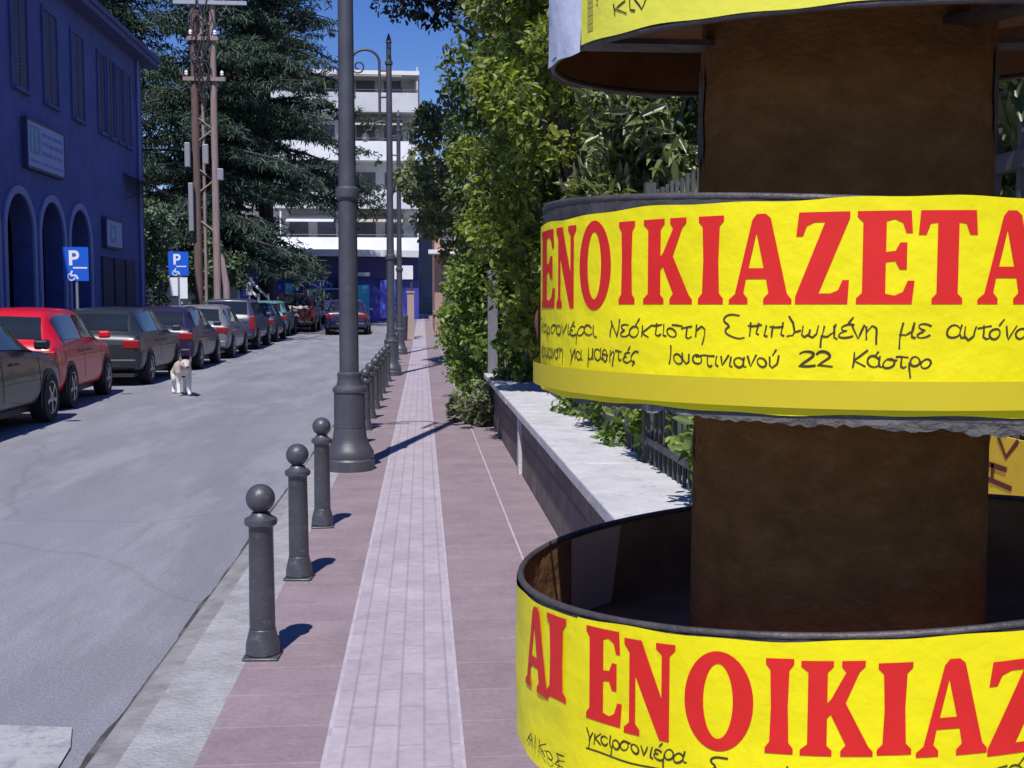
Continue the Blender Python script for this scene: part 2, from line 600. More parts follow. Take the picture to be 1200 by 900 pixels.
BOLL_Y = [4.345, 5.60, 6.91, 11.0, 12.26, 13.5, 14.75, 16.0, 17.3, 18.6, 20.0, 23.4, 24.8, 26.2, 27.6]
BOLL_L = ['nearest iron bollard with ball top, closest to the bottom of the photo',
          'second nearest iron ball bollard, in the middle of the front three',
          'third iron ball bollard, the last before the big lamp post base',
          'first iron bollard right behind the big lamp post base']
for i in range(4, len(BOLL_Y)):
    BOLL_L.append(None)
ordn = ['second', 'third', 'fourth', 'fifth', 'sixth', 'seventh', 'eighth']
for i in range(4, 11):
    BOLL_L[i] = '%s iron bollard behind the big lamp post, in the tight far row' % ordn[i - 4]
for i in range(11, 15):
    BOLL_L[i] = '%s small far bollard past the middle street lamp' % ['first', 'second', 'third', 'fourth'][i - 11]
b0 = make_bollard()
for i, y in enumerate(BOLL_Y):
    o = b0 if i == 0 else copy_tree(b0)
    o.location = (BX + random.uniform(-.006, .006), y, zg(y))
    o.rotation_euler = (random.uniform(-.008, .008), random.uniform(-.008, .008), random.uniform(-.1, .1))
    tag(o, BOLL_L[i], 'bollard', 'iron bollards along the kerb')


def make_lamp():
    root = empty('street_lamp', (-0.606, 9.32, 0))
    b = MB()
    b.lathe([(0.205, 0.0), (0.205, 0.085), (0.195, 0.10), (0.200, 0.115), (0.198, 0.155), (0.180, 0.185), (0.158, 0.225),
             (0.142, 0.275), (0.134, 0.33), (0.131, 0.36)], n=12)
    b.lathe([(0.131, 0.36), (0.129, 0.62), (0.128, 0.645), (0.138, 0.655), (0.140, 0.675), (0.134, 0.69), (0.108, 0.71),
             (0.100, 0.74), (0.096, 0.78), (0.100, 0.79), (0.098, 0.81), (0.085, 0.82)], n=28)
    b.build('base', M['iron2'], root, smooth=30)
    s = MB()
    s.lathe([(0.080, 0.82), (0.077, 2.24), (0.098, 2.26), (0.101, 2.29), (0.098, 2.33), (0.074, 2.35), (0.064, 3.3),
             (0.062, 3.9), (0.054, 5.95), (0.075, 5.97), (0.075, 6.02), (0.05, 6.04), (0.045, 6.36), (0.06, 6.38),
             (0.045, 6.44), (0.01, 6.55)], n=24)
    s.build('shaft', M['iron2'], root, smooth=35)
    a = MB()
    a.tube([(-0.04, 0, 5.35), (-0.2, 0, 5.35)], 0.02)
    a.tube([(-0.04, 0, 5.85), (-0.2, 0, 5.85)], 0.02)
    pts = [(-0.18, 0, 5.0), (-0.18, 0, 6.0)]
    for k in range(1, 13):
        t = PI * k / 12
        pts.append((-0.18 - 0.27 + 0.27 * math.cos(t), 0, 6.0 + 0.24 * math.sin(t)))
    a.tube(pts, 0.026, n=8)
    sp = []
    for k in range(0, 22):
        t = k / 21 * 2.6 * PI
        r = 0.14 * (1 - 0.75 * k / 21)
        sp.append((-0.58 + 0 * t + r * math.cos(t + PI) + 0.0, 0, 5.92 + r * math.sin(t + PI)))
    a.tube(sp, 0.016, n=6)
    a.tube([(-0.72, 0, 6.0), (-0.80, 0, 6.02), (-0.88, 0, 5.94)], 0.02, n=6)
    a.build('bracket_arm', M['iron2'], root, smooth=60)
    l = MB()
    l.lathe([(0.02, 0.0), (0.04, -0.02), (0.10, -0.07), (0.12, -0.10), (0.115, -0.11)], -0.88, 0, n=16, z0=5.94)
    lan = l.build('lantern', M['iron2'], root, smooth=40)
    g = MB()
    g.lathe([(0.11, -0.11), (0.09, -0.20), (0.05, -0.24), (0.01, -0.25)], -0.88, 0, n=16, z0=5.94)
    g.build('lantern_glass', M['glass_lamp'], lan, smooth=60)
    return root


L0 = make_lamp()
for i, (y, lab) in enumerate([(9.32, 'tall dark street lamp post nearest the viewer, standing among the bollards'),
                              (21.75, 'middle dark street lamp with curled bracket arm, beyond the near post'),
                              (30.3, 'farthest thin dark street lamp, behind the curled bracket lamp')]):
    o = L0 if i == 0 else copy_tree(L0)
    o.location = (-0.61, y, zg(y))
    tag(o, lab, 'street lamp', 'street lamps on the pavement edge')

# ------------------------------------------------------------------ notice pillar
PCX, PCY = 0.4085, 1.0643
A0 = math.atan2(-PCY, -PCX)                     # the side of the pillar that faces the viewer
SR = 0.138


def cyl(th, z, R, tilt=0.0):
    """th: angle round the pillar (0 = facing the viewer, + to the right)"""
    a = A0 + th
    t1, t2 = tilt if isinstance(tilt, tuple) else (tilt, 0.0)
    return (PCX + R * math.cos(a), PCY + R * math.sin(a), z + t1 * R * math.sin(th) + t2 * R * (1 - math.cos(th)))


def band(mb, th0, th1, z0, z1, R, tilt=0.0, nz=1, step=0.03, top=None, bot=None, mi=None, Rf=None):
    n = max(2, int(abs(th1 - th0) / step))
    vs, fs = [], []
    for i in range(n + 1):
        th = th0 + (th1 - th0) * i / n
        a, b = z0 + (bot(th) if bot else 0), z1 + (top(th) if top else 0)
        for k in range(nz + 1):
            z = a + (b - a) * k / nz
            vs.append(cyl(th, z, R + (Rf(th, z) if Rf else 0), tilt))
    for i in range(n):
        for k in range(nz):
            q = i * (nz + 1) + k
            fs.append((q, q + nz + 1, q + nz + 2, q + 1))
    mb.add(vs, fs, mi)


pil = empty('notice_pillar', (PCX, PCY, 0), 0, 'dark brown round pillar ringed by metal poster hoops, beside the low wall', 'pillar')
s = MB()
prof = [(0.22, 0), (0.22, 0.10), (0.17, 0.13), (0.149, 0.16)] + [(0.149 - 0.0085 * (z - 0.16), z) for z in np.arange(0.4, 2.6, 0.1)] + [(0.15, 2.62),
        (0.15, 2.68), (0.02, 2.75)]
s.lathe(prof, 0, 0, n=48)
s.build('shaft', M['shaft'], pil, smooth=40)
for t0, t1, z0_, z1_ in ((-1.50, -1.18, 1.515, 1.60), (1.22, 1.50, 1.53, 1.605), (-1.52, -1.30, 1.225, 1.25)):
    g_ = MB()
    vs = []
    for i in range(8):
        t = t0 + (t1 - t0) * i / 7
        for k in range(5):
            zz = z0_ + (z1_ - z0_) * k / 4 + .012 * math.sin(i * 2.3 + k * 1.7) * (1 if k in (0, 4) else .2)
            rs = 0.149 - 0.0085 * (zz - 0.16) + .0016
            vs.append((rs * math.cos(A0 + t + .02 * math.sin(k * 2.1)), rs * math.sin(A0 + t + .02 * math.sin(k * 2.1)), zz))
    g_.add(vs, [(i * 5 + k, i * 5 + 5 + k, i * 5 + 6 + k, i * 5 + k + 1) for i in range(7) for k in range(4)])
    g_.build('paper_scrap', M['oldpaper'], pil)
RINGS = [(0.284, 1.597, 1.752, (0.0, 0.07)), (0.291, 1.300, 1.457, -0.060), (0.315, 0.985, 1.1385, 0.092)]
for R, z0, z1, tl in RINGS:
    m_ = MB()
    th = 0.004
    n = 96
    vs, fs = [], []
    for i in range(n):
        t = 2 * PI * i / n
        for rr, zz in ((R, z0), (R, z1), (R - th, z1), (R - th, z0)):
            p = cyl(t, zz, rr, tl)
            vs.append((p[0] - PCX, p[1] - PCY, p[2]))
    mi = []
    for i in range(n):
        j = (i + 1) % n
        for k in range(4):
            fs.append((i * 4 + k, j * 4 + k, j * 4 + (k + 1) % 4, i * 4 + (k + 1) % 4))
    m_.add(vs, fs)
    m_.m = [0 if (q % 4) != 2 else 1 for q in range(len(fs))]
    hoop = m_.build('hoop', [M['ringmetal'], M['ringin']], pil, smooth=50)
    # rolled rim wires
    r_ = MB()
    for zz in (z0, z1):
        pts = [Vector(cyl(2 * PI * i / 72, zz, R - 0.002, tl)) - Vector((PCX, PCY, 0)) for i in range(73)]
        r_.tube(pts, 0.0034, n=6)
    r_.build('rim', M['ringmetal'], hoop, smooth=70)
    # floor plate that ties the hoop to the shaft
    f_ = MB()
    vs, fs = [], []
    zf = z1 - 0.102
    for i in range(64):
        t = 2 * PI * i / 64
        for rr in (0.10, R - 0.005):
            for dz in (0, 0.004):
                p = cyl(t, zf + dz, rr, tl)
                vs.append((p[0] - PCX, p[1] - PCY, p[2]))
    for i in range(64):
        j = (i + 1) % 64
        a, b = i * 4, j * 4
        fs += [(a, b, b + 2, a + 2), (a + 1, a + 3, b + 3, b + 1)]
    f_.add(vs, fs)
    f_.build('floor_plate', M['ringin'], hoop)
    # paler patches on the inner hoop wall, sunlight put into the colour
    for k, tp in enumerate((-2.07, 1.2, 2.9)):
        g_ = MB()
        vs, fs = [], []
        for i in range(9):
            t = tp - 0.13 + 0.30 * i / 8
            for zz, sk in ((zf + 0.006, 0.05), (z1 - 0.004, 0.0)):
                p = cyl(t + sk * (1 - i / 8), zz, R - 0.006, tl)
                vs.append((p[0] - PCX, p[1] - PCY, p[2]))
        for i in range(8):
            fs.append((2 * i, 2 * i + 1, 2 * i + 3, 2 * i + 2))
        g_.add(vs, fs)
        g_.build('plate', M['plate'], hoop, smooth=60)  # thin sheet that only carries the lit tone
    # four straps from the shaft up to the hoop
    for tp in (-1.15, 0.75, 1.9, -2.75):
        g_ = MB()
        for dd in (0,):
            a = Vector(cyl(tp, z0 + 0.02, SR - 0.005, tl)) - Vector((PCX, PCY, 0))
            b = Vector(cyl(tp, z0 + 0.012, R - 0.006, tl)) - Vector((PCX, PCY, 0))
            side = (b - a).cross(Vector((0, 0, 1))).normalized() * 0.017
            vs = [a - side, a + side, b + side, b - side]
            vs = vs + [p + Vector((0, 0, 0.005)) for p in vs]
            g_.add(vs, [(0, 1, 2, 3), (7, 6, 5, 4), (0, 4, 5, 1), (1, 5, 6, 2), (2, 6, 7, 3), (3, 7, 4, 0)])
        g_.build('strap', M['ringmetal'], hoop)

# ---- lettering
GL = {
    'E': ([(0, 0), (.96, 0), (1, .25), (.88, .25), (.80, .13), (.66, .09), (.50, .11), (.50, .45), (.66, .46), (.74, .37), (.86, .37),
           (.86, .66), (.74, .66), (.66, .57), (.50, .56), (.50, .89), (.64, .91), (.78, .87), (.84, .76), (.95, .76), (.92, 1), (0, 1),
           (0, .94), (.1, .88), (.1, .12), (0, .06)], None),
    'N': ([(0, 0), (.33, 0), (.33, .06), (.24, .12), (.24, .62), (.72, 0), (.90, 0), (.90, .88), (1, .94), (1, 1), (.64, 1), (.64, .94),
           (.75, .88), (.75, .44), (.36, 1), (0, 1), (0, .94), (.11, .86), (.11, .12), (0, .06)], None),
    'O': ([(.5 + .5 * math.cos(t), .5 + .51 * math.sin(t)) for t in np.linspace(0, 2 * PI, 40, endpoint=False)],
          [(.5 + .215 * math.cos(t), .5 + .385 * math.sin(t)) for t in np.linspace(0, 2 * PI, 32, endpoint=False)]),
    'I': ([(0, 0), (1, 0), (1, .06), (.84, .12), (.80, .5), (.84, .88), (1, .94), (1, 1), (0, 1), (0, .94), (.16, .88), (.20, .5),
           (.16, .12), (0, .06)], None),
    'K': ([(0, 0), (.44, 0), (.44, .06), (.37, .11), (.37, .40), (.42, .44), (.63, .12), (.56, .06), (.56, 0), (1, 0), (1, .05),
           (.94, .1), (.62, .56), (.80, .88), (.88, .94), (.88, 1), (.56, 1), (.56, .94), (.62, .88), (.42, .60), (.37, .56), (.37, .88),
           (.45, .94), (.45, 1), (0, 1), (0, .94), (.1, .88), (.1, .12), (0, .06)], None),
    'A': ([(0, 0), (.31, 0), (.31, .06), (.24, .12), (.28, .28), (.60, .28), (.64, .12), (.56, .06), (.56, 0), (1, 0), (1, .05),
           (.93, .11), (.66, .95), (.58, 1), (.44, 1), (.37, .94), (.10, .11), (0, .05)],
          [(.32, .40), (.56, .40), (.44, .79)]),
    'Z': ([(0, 0), (.98, 0), (1, .26), (.88, .26), (.80, .15), (.66, .115), (.44, .115), (1, .93), (1, 1), (.05, 1), (0, .74), (.13, .74),
           (.2, .85), (.34, .89), (.54, .89), (0, .08)], None),
    'T': ([(.24, 0), (.76, 0), (.76, .06), (.68, .11), (.68, .87), (.80, .86), (.87, .74), (1, .74), (.97, 1), (.03, 1), (0, .74),
           (.13, .74), (.2, .86), (.32, .87), (.32, .11), (.24, .06)], None),
}


def glyph(mb, ch, th0, th1, z0, z1, R, tilt=0.0, lean=0.0):
    outer, hole = GL[ch]
    bm = bmesh.new()
    es = []
    for loop in (outer, hole):
        if not loop:
            continue
        vs = [bm.verts.new((x, y, 0)) for x, y in loop]
        es += [bm.edges.new((vs[i], vs[(i + 1) % len(vs)])) for i in range(len(vs))]
    bmesh.ops.triangle_fill(bm, use_beauty=True, use_dissolve=False, edges=es)
    for k in range(1, 6):
        bmesh.ops.bisect_plane(bm, geom=bm.verts[:] + bm.edges[:] + bm.faces[:], plane_co=(k / 6, 0, 0), plane_no=(1, 0, 0))
    bm.verts.index_update()
    vs = [cyl(th0 + (th1 - th0) * v.co.x, z0 + (z1 - z0) * v.co.y + lean * v.co.x, R, tilt) for v in bm.verts]
    fs = [tuple(v.index for v in f.verts) for f in bm.faces]
    # keep faces looking outwards
    out = []
    for f in fs:
        a, b, c = (Vector(vs[i]) for i in f[:3])
        nrm = (b - a).cross(c - a)
        cen = Vector((PCX, PCY, a.z))
        out.append(f if nrm.dot(a - cen) > 0 else tuple(reversed(f)))
    bm.free()
    mb.add(vs, out)


GL['P'] = ([(0, 0), (.32, 0), (.32, .38), (.62, .38), (.82, .43), (.95, .54), (1, .69), (.95, .85), (.82, .96), (.62, 1), (0, 1)],
           [(.32, .56), (.54, .56), (.66, .60), (.70, .69), (.66, .78), (.54, .82), (.32, .82)])


# stroke alphabet for the handwriting: polylines in a box one x-height tall (0..1), width first
def arc(cx, cy, rx, ry, a0, a1, n=8):
    return [(cx + rx * math.cos(math.radians(a0 + (a1 - a0) * i / n)), cy + ry * math.sin(math.radians(a0 + (a1 - a0) * i / n))) for i in
            range(n + 1)]


ST = {
    'α': (.95, [arc(.38, .5, .36, .5, 40, 330, 12), [(.78, 1), (.72, .4), (.8, .05), (.95, .05)]]),
    'ε': (.7, [arc(.4, .76, .3, .24, 40, 260, 7), arc(.4, .27, .36, .27, 110, 330, 8)]),
    'έ': (.7, [arc(.4, .76, .3, .24, 40, 260, 7), arc(.4, .27, .36, .27, 110, 330, 8), [(.42, 1.2), (.6, 1.55)]]),
    'ι': (.35, [[(.15, 1), (.13, .1), (.3, 0)]]),
    'ί': (.35, [[(.15, 1), (.13, .1), (.3, 0)], [(.15, 1.2), (.32, 1.55)]]),
    'κ': (.75, [[(.1, 1), (.1, 0)], [(.65, 1), (.12, .45), (.65, 0)]]),
    'λ': (.8, [[(.2, 1.7), (.45, 1.2), (.5, .5), (.4, .1), (.1, 0)], [(.5, .4), (.75, .6)]]),
    'μ': (.9, [[(.12, 1), (.1, -.8)], [(.1, .2), (.4, .1), (.66, .4), (.68, 1)], [(.68, 1), (.7, .1), (.85, 0)]]),
    'ν': (.7, [[(.05, 1), (.3, 0), (.62, 1)]]),
    'ο': (.75, [arc(.36, .45, .32, .45, 0, 360, 12)]),
    'ό': (.8, [arc(.36, .45, .32, .45, 60, 420, 12), [(.55, 1.05), (.75, 1.5)]]),
    'π': (.9, [[(.05, .95), (.8, 1)], [(.2, .95), (.18, 0)], [(.62, .97), (.62, .1), (.75, 0)]]),
    'ρ': (.8, [arc(.42, .5, .3, .45, 0, 360, 12), [(.12, .5), (.1, -.8)]]),
    'σ': (.95, [arc(.36, .42, .33, .42, 80, 430, 12), [(.36, .88), (.95, .92)]]),
    'ς': (.65, [arc(.38, .55, .32, .45, 50, 260, 9), [(.36, .08), (.5, -.1), (.35, -.4)]]),
    'τ': (.75, [[(.05, .95), (.7, 1)], [(.36, .97), (.34, .15), (.5, 0), (.65, .1)]]),
    'υ': (.75, [[(.05, 1), (.1, .3), (.3, 0), (.58, .3), (.62, 1)]]),
    'ύ': (.75, [[(.05, 1), (.1, .3), (.3, 0), (.58, .3), (.62, 1)], [(.3, 1.2), (.5, 1.6)]]),
    'ω': (1.05, [[(.1, 1), (.06, .3), (.25, 0), (.48, .25), (.5, .6)], [(.48, .25), (.72, 0), (.94, .3), (.95, 1)]]),
    'ή': (.8, [[(.1, 1), (.12, 0)], [(.12, .6), (.4, 1), (.6, .8), (.6, -.5)], [(.4, 1.2), (.55, 1.6)]]),
    'η': (.8, [[(.1, 1), (.12, 0)], [(.12, .6), (.4, 1), (.6, .8), (.6, -.5)]]),
    'γ': (.8, [[(.05, 1), (.36, .1), (.34, -.7)], [(.7, 1), (.36, .1)]]),
    'θ': (.75, [arc(.36, .6, .3, .65, 0, 360, 12), [(.1, .6), (.62, .6)]]),
    'Ε': (1.35, [arc(.85, 1.45, .7, .55, 75, 225, 9) + arc(.9, .45, .75, .5, 130, 300, 9)]),
    'Ν': (.9, [[(.05, 0), (.12, 1.35)], [(.12, 1.35), (.65, .05)], [(.65, .05), (.75, 1.45)]]),
    'Ι': (.5, [[(.25, 1.7), (.2, .1)]]),
    'Κ': (1.0, [[(.15, 1.5), (.12, 0)], [(.9, 1.5), (.16, .7), (.9, 0)]]),
    'Γ': (.8, [[(.1, 0), (.1, 1.4), (.7, 1.4)]]),
    'ά': (.95, [arc(.38, .5, .36, .5, 40, 330, 12), [(.78, 1), (.72, .4), (.8, .05), (.95, .05)], [(.5, 1.2), (.72, 1.6)]]),
    '2': (.9, [arc(.4, 1.1, .34, .38, 160, -40, 8) + [(.1, .02), (.85, .05)]]),
    ' ': (.7, []),
    'Α': (1.0, [[(.05, 0), (.5, 1.5), (.9, 0)], [(.2, .5), (.75, .5)]]),
    'Σ': (.9, [[(.8, 1.4), (.1, 1.4), (.5, .7), (.1, 0), (.85, 0)]]),
    'P': (.8, [[(.1, 0), (.1, 1), (.5, 1)] + arc(.5, .74, .22, .26, 90, -90, 8) + [(.1, .48)]]),
}


def ribbon(pts, wd0, press=None):
    """outline of a pen stroke as quads in the flat plane"""
    vs, fs = [], []
    n = len(pts)
    for i in range(n):
        wd = wd0 * (press(i / max(1, n - 1)) if press else 1)
        a = Vector(pts[max(i - 1, 0)])
        b = Vector(pts[min(i + 1, n - 1)])
        d = (b - a)
        if d.length < 1e-9:
            d = Vector((1, 0))
        d.normalize()
        p = Vector(pts[i])
        if i == 0:
            p = p - d * wd * 0.5
        if i == n - 1:
            p = p + d * wd * 0.5
        nn = Vector((-d.y, d.x)) * wd * 0.5
        vs += [p + nn, p - nn]
    for i in range(n - 1):
        fs.append((2 * i + 1, 2 * i + 3, 2 * i + 2, 2 * i))
    return vs, fs


def write(mb, text, th0, th1, z, xh, R, pen=0.0014, tilt=0.0, seedv=1, mi=None):
    rnd = random.Random(seedv)
    tot = sum(ST[c][0] for c in text)
    u = (th1 - th0) * R / tot                    # metres per unit of width
    x = 0
    layer = 0
    for c in text:
        wd, strokes = ST[c]
        dz = rnd.uniform(-.08, .08) * xh
        sl_ = rnd.uniform(-.05, .12)
        for st in strokes:
            dense = []
            for i in range(len(st) - 1):
                for k in range(3):
                    dense.append((st[i][0] + (st[i + 1][0] - st[i][0]) * k / 3, st[i][1] + (st[i + 1][1] - st[i][1]) * k / 3))
            dense.append(st[-1])
            jx, jy = rnd.uniform(-.02, .02), rnd.uniform(-.06, .06)
            k1, k2 = rnd.uniform(0, 6), rnd.uniform(.88, 1.12)
            pts = [((x + px * k2 + sl_ * py + jx + .03 * math.sin(3 * py + k1)) * u, (py * k2 + jy + .07 * math.sin(4 * px + k1)) * xh + dz) for px, py in dense]
            vs, fs = ribbon(pts, pen, lambda f: .62 + .5 * abs(math.sin(f * 2.6 + k1)))
            layer = (layer + 1) % 4
            mb.add([cyl(th0 + v.x / R, z + v.y, R + 0.00006 * layer, tilt) for v in vs], fs, mi)
        x += wd


def rad(d):
    return math.radians(d)


NG = 'yellow rental notices on the pillar'
# middle notice
R = RINGS[1][0] + 0.0022
n1 = empty('rental_notice', (PCX, PCY, 1.30), 0, 'yellow notice on the middle hoop with full red headline and two handwritten lines',
           'notice', NG)


def child(mb, name, mats, par, smooth=None):
    o = mb.build(name, mats, par, smooth)
    o.matrix_parent_inverse = Matrix.Translation(-par.location)
    return o


def wav(th):
    return 0.0008 * math.sin(th * 9) + 0.0006 * math.sin(th * 23 + 1)


def soft(th, z):
    return 0.0005 * math.sin(th * 7 + z * 40) * math.sin(th * 3.1 - z * 25)


def crinkle(th, z):
    return 0.0007 * math.sin(th * 14 + z * 60) + 0.0005 * math.sin(th * 31 - z * 90 + 2)


s = MB()
band(s, rad(-105), rad(75), 1.2985, 1.4565, R, nz=10, top=lambda t: wav(t) - 0.003 * max(0, -t - 0.5) + 0.0008, bot=wav)
child(s, 'sheet', M['yellow'], n1, 60)
hd = MB()
for ch, a, b in [('E', -69.4, -57.8), ('N', -57.0, -48.5), ('O', -47.3, -38.3), ('I', -36.4, -32.8), ('K', -31.0, -21.9), ('I', -20.9, -16.8),
                 ('A', -15.9, -6.6), ('Z', -6.1, 1.3), ('E', 2.3, 10.2), ('T', 10.6, 18.8), ('A', 19.0, 28.4), ('I', 29.6, 33.6)]:
    z1 = 1.4475 + (0.0015 if a < -45 else 0)
    z0 = 1.3805 - (0.0035 if a < -38 else 0)
    if ch == 'O':
        z0 -= .001
        z1 += .001
    glyph(hd, ch, rad(a), rad(b), z0, z1, R + 0.0004)
child(hd, 'headline', M['red'], n1)
hw = MB()
Rw = R + 0.0003
write(hw, 'Γκαρσονιέρα', rad(-72), rad(-42.5), 1.3530, 0.0085, Rw, seedv=2)
write(hw, 'Νεόκτιστη', rad(-38.5), rad(-19.3), 1.3543, 0.0090, Rw, seedv=3)
write(hw, 'Επιπλωμένη', rad(-16.8), rad(5.8), 1.3562, 0.0088, Rw, seedv=4)
write(hw, 'με', rad(8.1), rad(12.6), 1.3565, 0.0090, Rw, seedv=5)
write(hw, 'αυτόνομη', rad(14.6), rad(31), 1.3555, 0.0088, Rw, seedv=6)
write(hw, 'θέρμανση', rad(-70), rad(-53.5), 1.3310, 0.0085, Rw, seedv=7)
write(hw, 'για', rad(-50.8), rad(-46.3), 1.3325, 0.0082, Rw, seedv=8)
write(hw, 'μαθητές', rad(-44.6), rad(-32.3), 1.3335, 0.0088, Rw, seedv=9)
write(hw, 'Ιουστινιανού', rad(-26.2), rad(-8.2), 1.3335, 0.0078, Rw, seedv=10)
write(hw, '22', rad(-5.7), rad(-.6), 1.3348, 0.0075, Rw, pen=.0019, seedv=11)
write(hw, 'Κάστρο', rad(1.8), rad(12.9), 1.3345, 0.0074, Rw, seedv=12)
child(hw, 'handwriting', M['ink'], n1)
st = MB()
band(st, rad(-106), rad(76), 1.3035, 1.3245, R + 0.0035, nz=2, Rf=lambda t, z: 0.012 * max(0, -t - 1.0))  # added band that covers the number line, no real part of the notice
child(st, 'added_cover_strip', M['olive'], n1, 60)
# lower notice
R2 = RINGS[2][0] + 0.0022
T2 = RINGS[2][3]
n2 = empty('rental_notice', (PCX, PCY, 1.0), 0, 'yellow notice on the lowest hoop, its headline sloping down to the left edge', 'notice', NG)
s = MB()
band(s, rad(-40.5), rad(80), 0.987, 1.1365, R2 + 0.0006, T2, nz=10, top=wav, bot=wav)
band(s, rad(-115), rad(-39.5), 0.985, 1.1350, R2, T2, nz=10, top=wav, bot=wav, Rf=lambda t, z: .7 * crinkle(t, z))
child(s, 'sheet', M['yellow'], n2, 60)
hd = MB()


def zt(th, z):            # height on the level -> height along the sloping hoop
    return z - T2 * R2 * math.sin(th)


for ch, a, b, z0, z1 in [('A', -59.6, -48.9, 1.029, 1.107), ('I', -49.6, -43.4, 1.036, 1.110), ('E', -38.2, -30.6, 1.0360, 1.1150),
                         ('N', -30.2, -21.4, 1.0370, 1.1150), ('O', -19.9, -10.0, 1.0420, 1.1180), ('I', -8.4, -4.7, 1.0480, 1.1200),
                         ('K', -3.8, 5.4, 1.0515, 1.1225), ('I', 5.9, 10.2, 1.0560, 1.1240), ('A', 10.8, 19.9, 1.0570, 1.1280),
                         ('Z', 20.0, 28.6, 1.0580, 1.1270), ('E', 29.7, 38, 1.058, 1.127)]:
    c = rad((a + b) / 2)
    glyph(hd, ch, rad(a), rad(b), zt(c, z0), zt(c, z1), R2 + (0.0011 if a > -40 else 0.0012), T2)
child(hd, 'headline', M['red'], n2)
hw = MB()
R2w = R2 + 0.0010
write(hw, 'γκαρσονιέρα', rad(-38.2), rad(-19.5), zt(rad(-28), 1.0205), 0.0085, R2w, 0.0015, T2, 21)
und = [((-38.2 + i * 1.9), zt(rad(-28), 1.0125) + 0.0006 * math.sin(i)) for i in range(11)]
vs, fs = [], []
for a, z in und:
    vs += [cyl(rad(a), z - .0007, R2w, T2), cyl(rad(a), z + .0007, R2w, T2)]
fs = [(2 * i, 2 * i + 2, 2 * i + 3, 2 * i + 1) for i in range(10)]
hw.add(vs, fs)
write(hw, 'Επιπλωμένη με αυτόνομη', rad(-16), rad(34), zt(rad(10), 1.0330), 0.0085, R2w, 0.0015, T2, 22)
write(hw, 'ΑΙΚΟΣ'.replace('Ο', 'ο'), rad(-58), rad(-43.5), zt(rad(-52), 0.977), 0.008, R2w + .0013, 0.0016, T2, 23)
child(hw, 'handwriting', M['ink'], n2)
# upper notice
R3 = RINGS[0][0] + 0.0022
n3 = empty('rental_notice', (PCX, PCY, 1.6), 0, 'paler yellow notice on the top hoop, cut off by the top of the photo', 'notice', NG)
s = MB()
T3 = RINGS[0][3]
band(s, rad(-49.7), rad(95), 1.5975, 1.750, R3, T3, nz=8, top=wav, bot=wav)
child(s, 'sheet', M['yellow2'], n3, 60)
hd = MB()
for ch, a, b in [('E', -42, -32), ('N', -31, -22), ('O', -21, -11), ('I', -9.5, -5.5), ('K', -4, 5), ('I', 6, 10), ('A', 11, 20), ('Z', 21, 29)]:
    glyph(hd, ch, rad(a), rad(b), 1.672, 1.740, R3 + 0.0004, T3)
child(hd, 'headline', M['red'], n3)
hw = MB()
write(hw, 'κιν', rad(-39.9), rad(-31.3), 1.6130, 0.0095, R3 + 0.0004, 0.0015, T3, 31)
child(hw, 'handwriting', M['ink'], n3)
pr = MB()
rr = random.Random(5)
z = 1.606
while z < 1.745:
    h = rr.uniform(.0022, .006)
    band(pr, rad(-47.4), rad(-45.6), z, z + h, R3 + 0.0004, T3)
    if rr.random() < .7:
        band(pr, rad(-44.7), rad(-44.0), z, z + h * .8, R3 + 0.0004, T3)
    z += h + .0016
child(pr, 'printed_margin', M['paleink'], n3)
wp = MB()
band(wp, rad(-135), rad(-50.0), 1.594, 1.752, R3 - 0.0006, T3, nz=6, bot=lambda t: wav(t) - 0.002, Rf=crinkle)
tag(wp.build('white_paper', M['whitepaper'], None, 60), 'plain white sheet pasted left of the yellow notice on top hoop', 'paper')
# torn remains of older sheets that show under the middle and along the lower hoop
tp = MB()
rr = random.Random(11)
jag = [rr.uniform(-1, 1) for _ in range(400)]


def torn(th, a=0.006):
    x = (th + 4) * 22
    i = int(x)
    f = x - i
    return a * (jag[i % 400] * (1 - f) + jag[(i + 1) % 400] * f)


band(tp, rad(-75), rad(75), 1.2905, 1.3045, RINGS[1][0] + 0.0009, -0.028, nz=2, step=.006, bot=lambda t: torn(t * 2.5, .0016) + torn(t * .7 + 2, .002) - .004 * max(0, t))
tag(tp.build('torn_paper', M['oldpaper']), 'grey torn edge of older posters below the middle yellow notice', 'torn paper')
fl = MB()
vs = []
for i in range(7):
    z = 1.335 + 0.05 * i / 6
    for k in range(3):
        p = cyl(rad(-80 - 9 * k), z + 0.002 * k, RINGS[1][0] + 0.006 + 0.010 * k * math.sin(PI * i / 6) + .002 * k)
        vs.append(p)
fs = [(3 * i + k, 3 * i + k + 1, 3 * i + k + 4, 3 * i + k + 3) for i in range(6) for k in range(2)]
fl.add(vs, fs)
tag(fl.build('sticker', M['brownflap'], None, 60), 'brown sticker curling off the left side of the middle hoop', 'sticker')

# ------------------------------------------------------------------ low wall with coping, iron fence, poster
wall = empty('low_wall', (0.79, 7, 0), 0, 'low brown stone wall with a broad pale marble coping along the pavement', 'wall')


def wch(mb, name, m, par=wall, **k):
    o = mb.build(name, m, par, **k)
    o.matrix_parent_inverse = Matrix.Translation(-Vector(par.location))
    return o


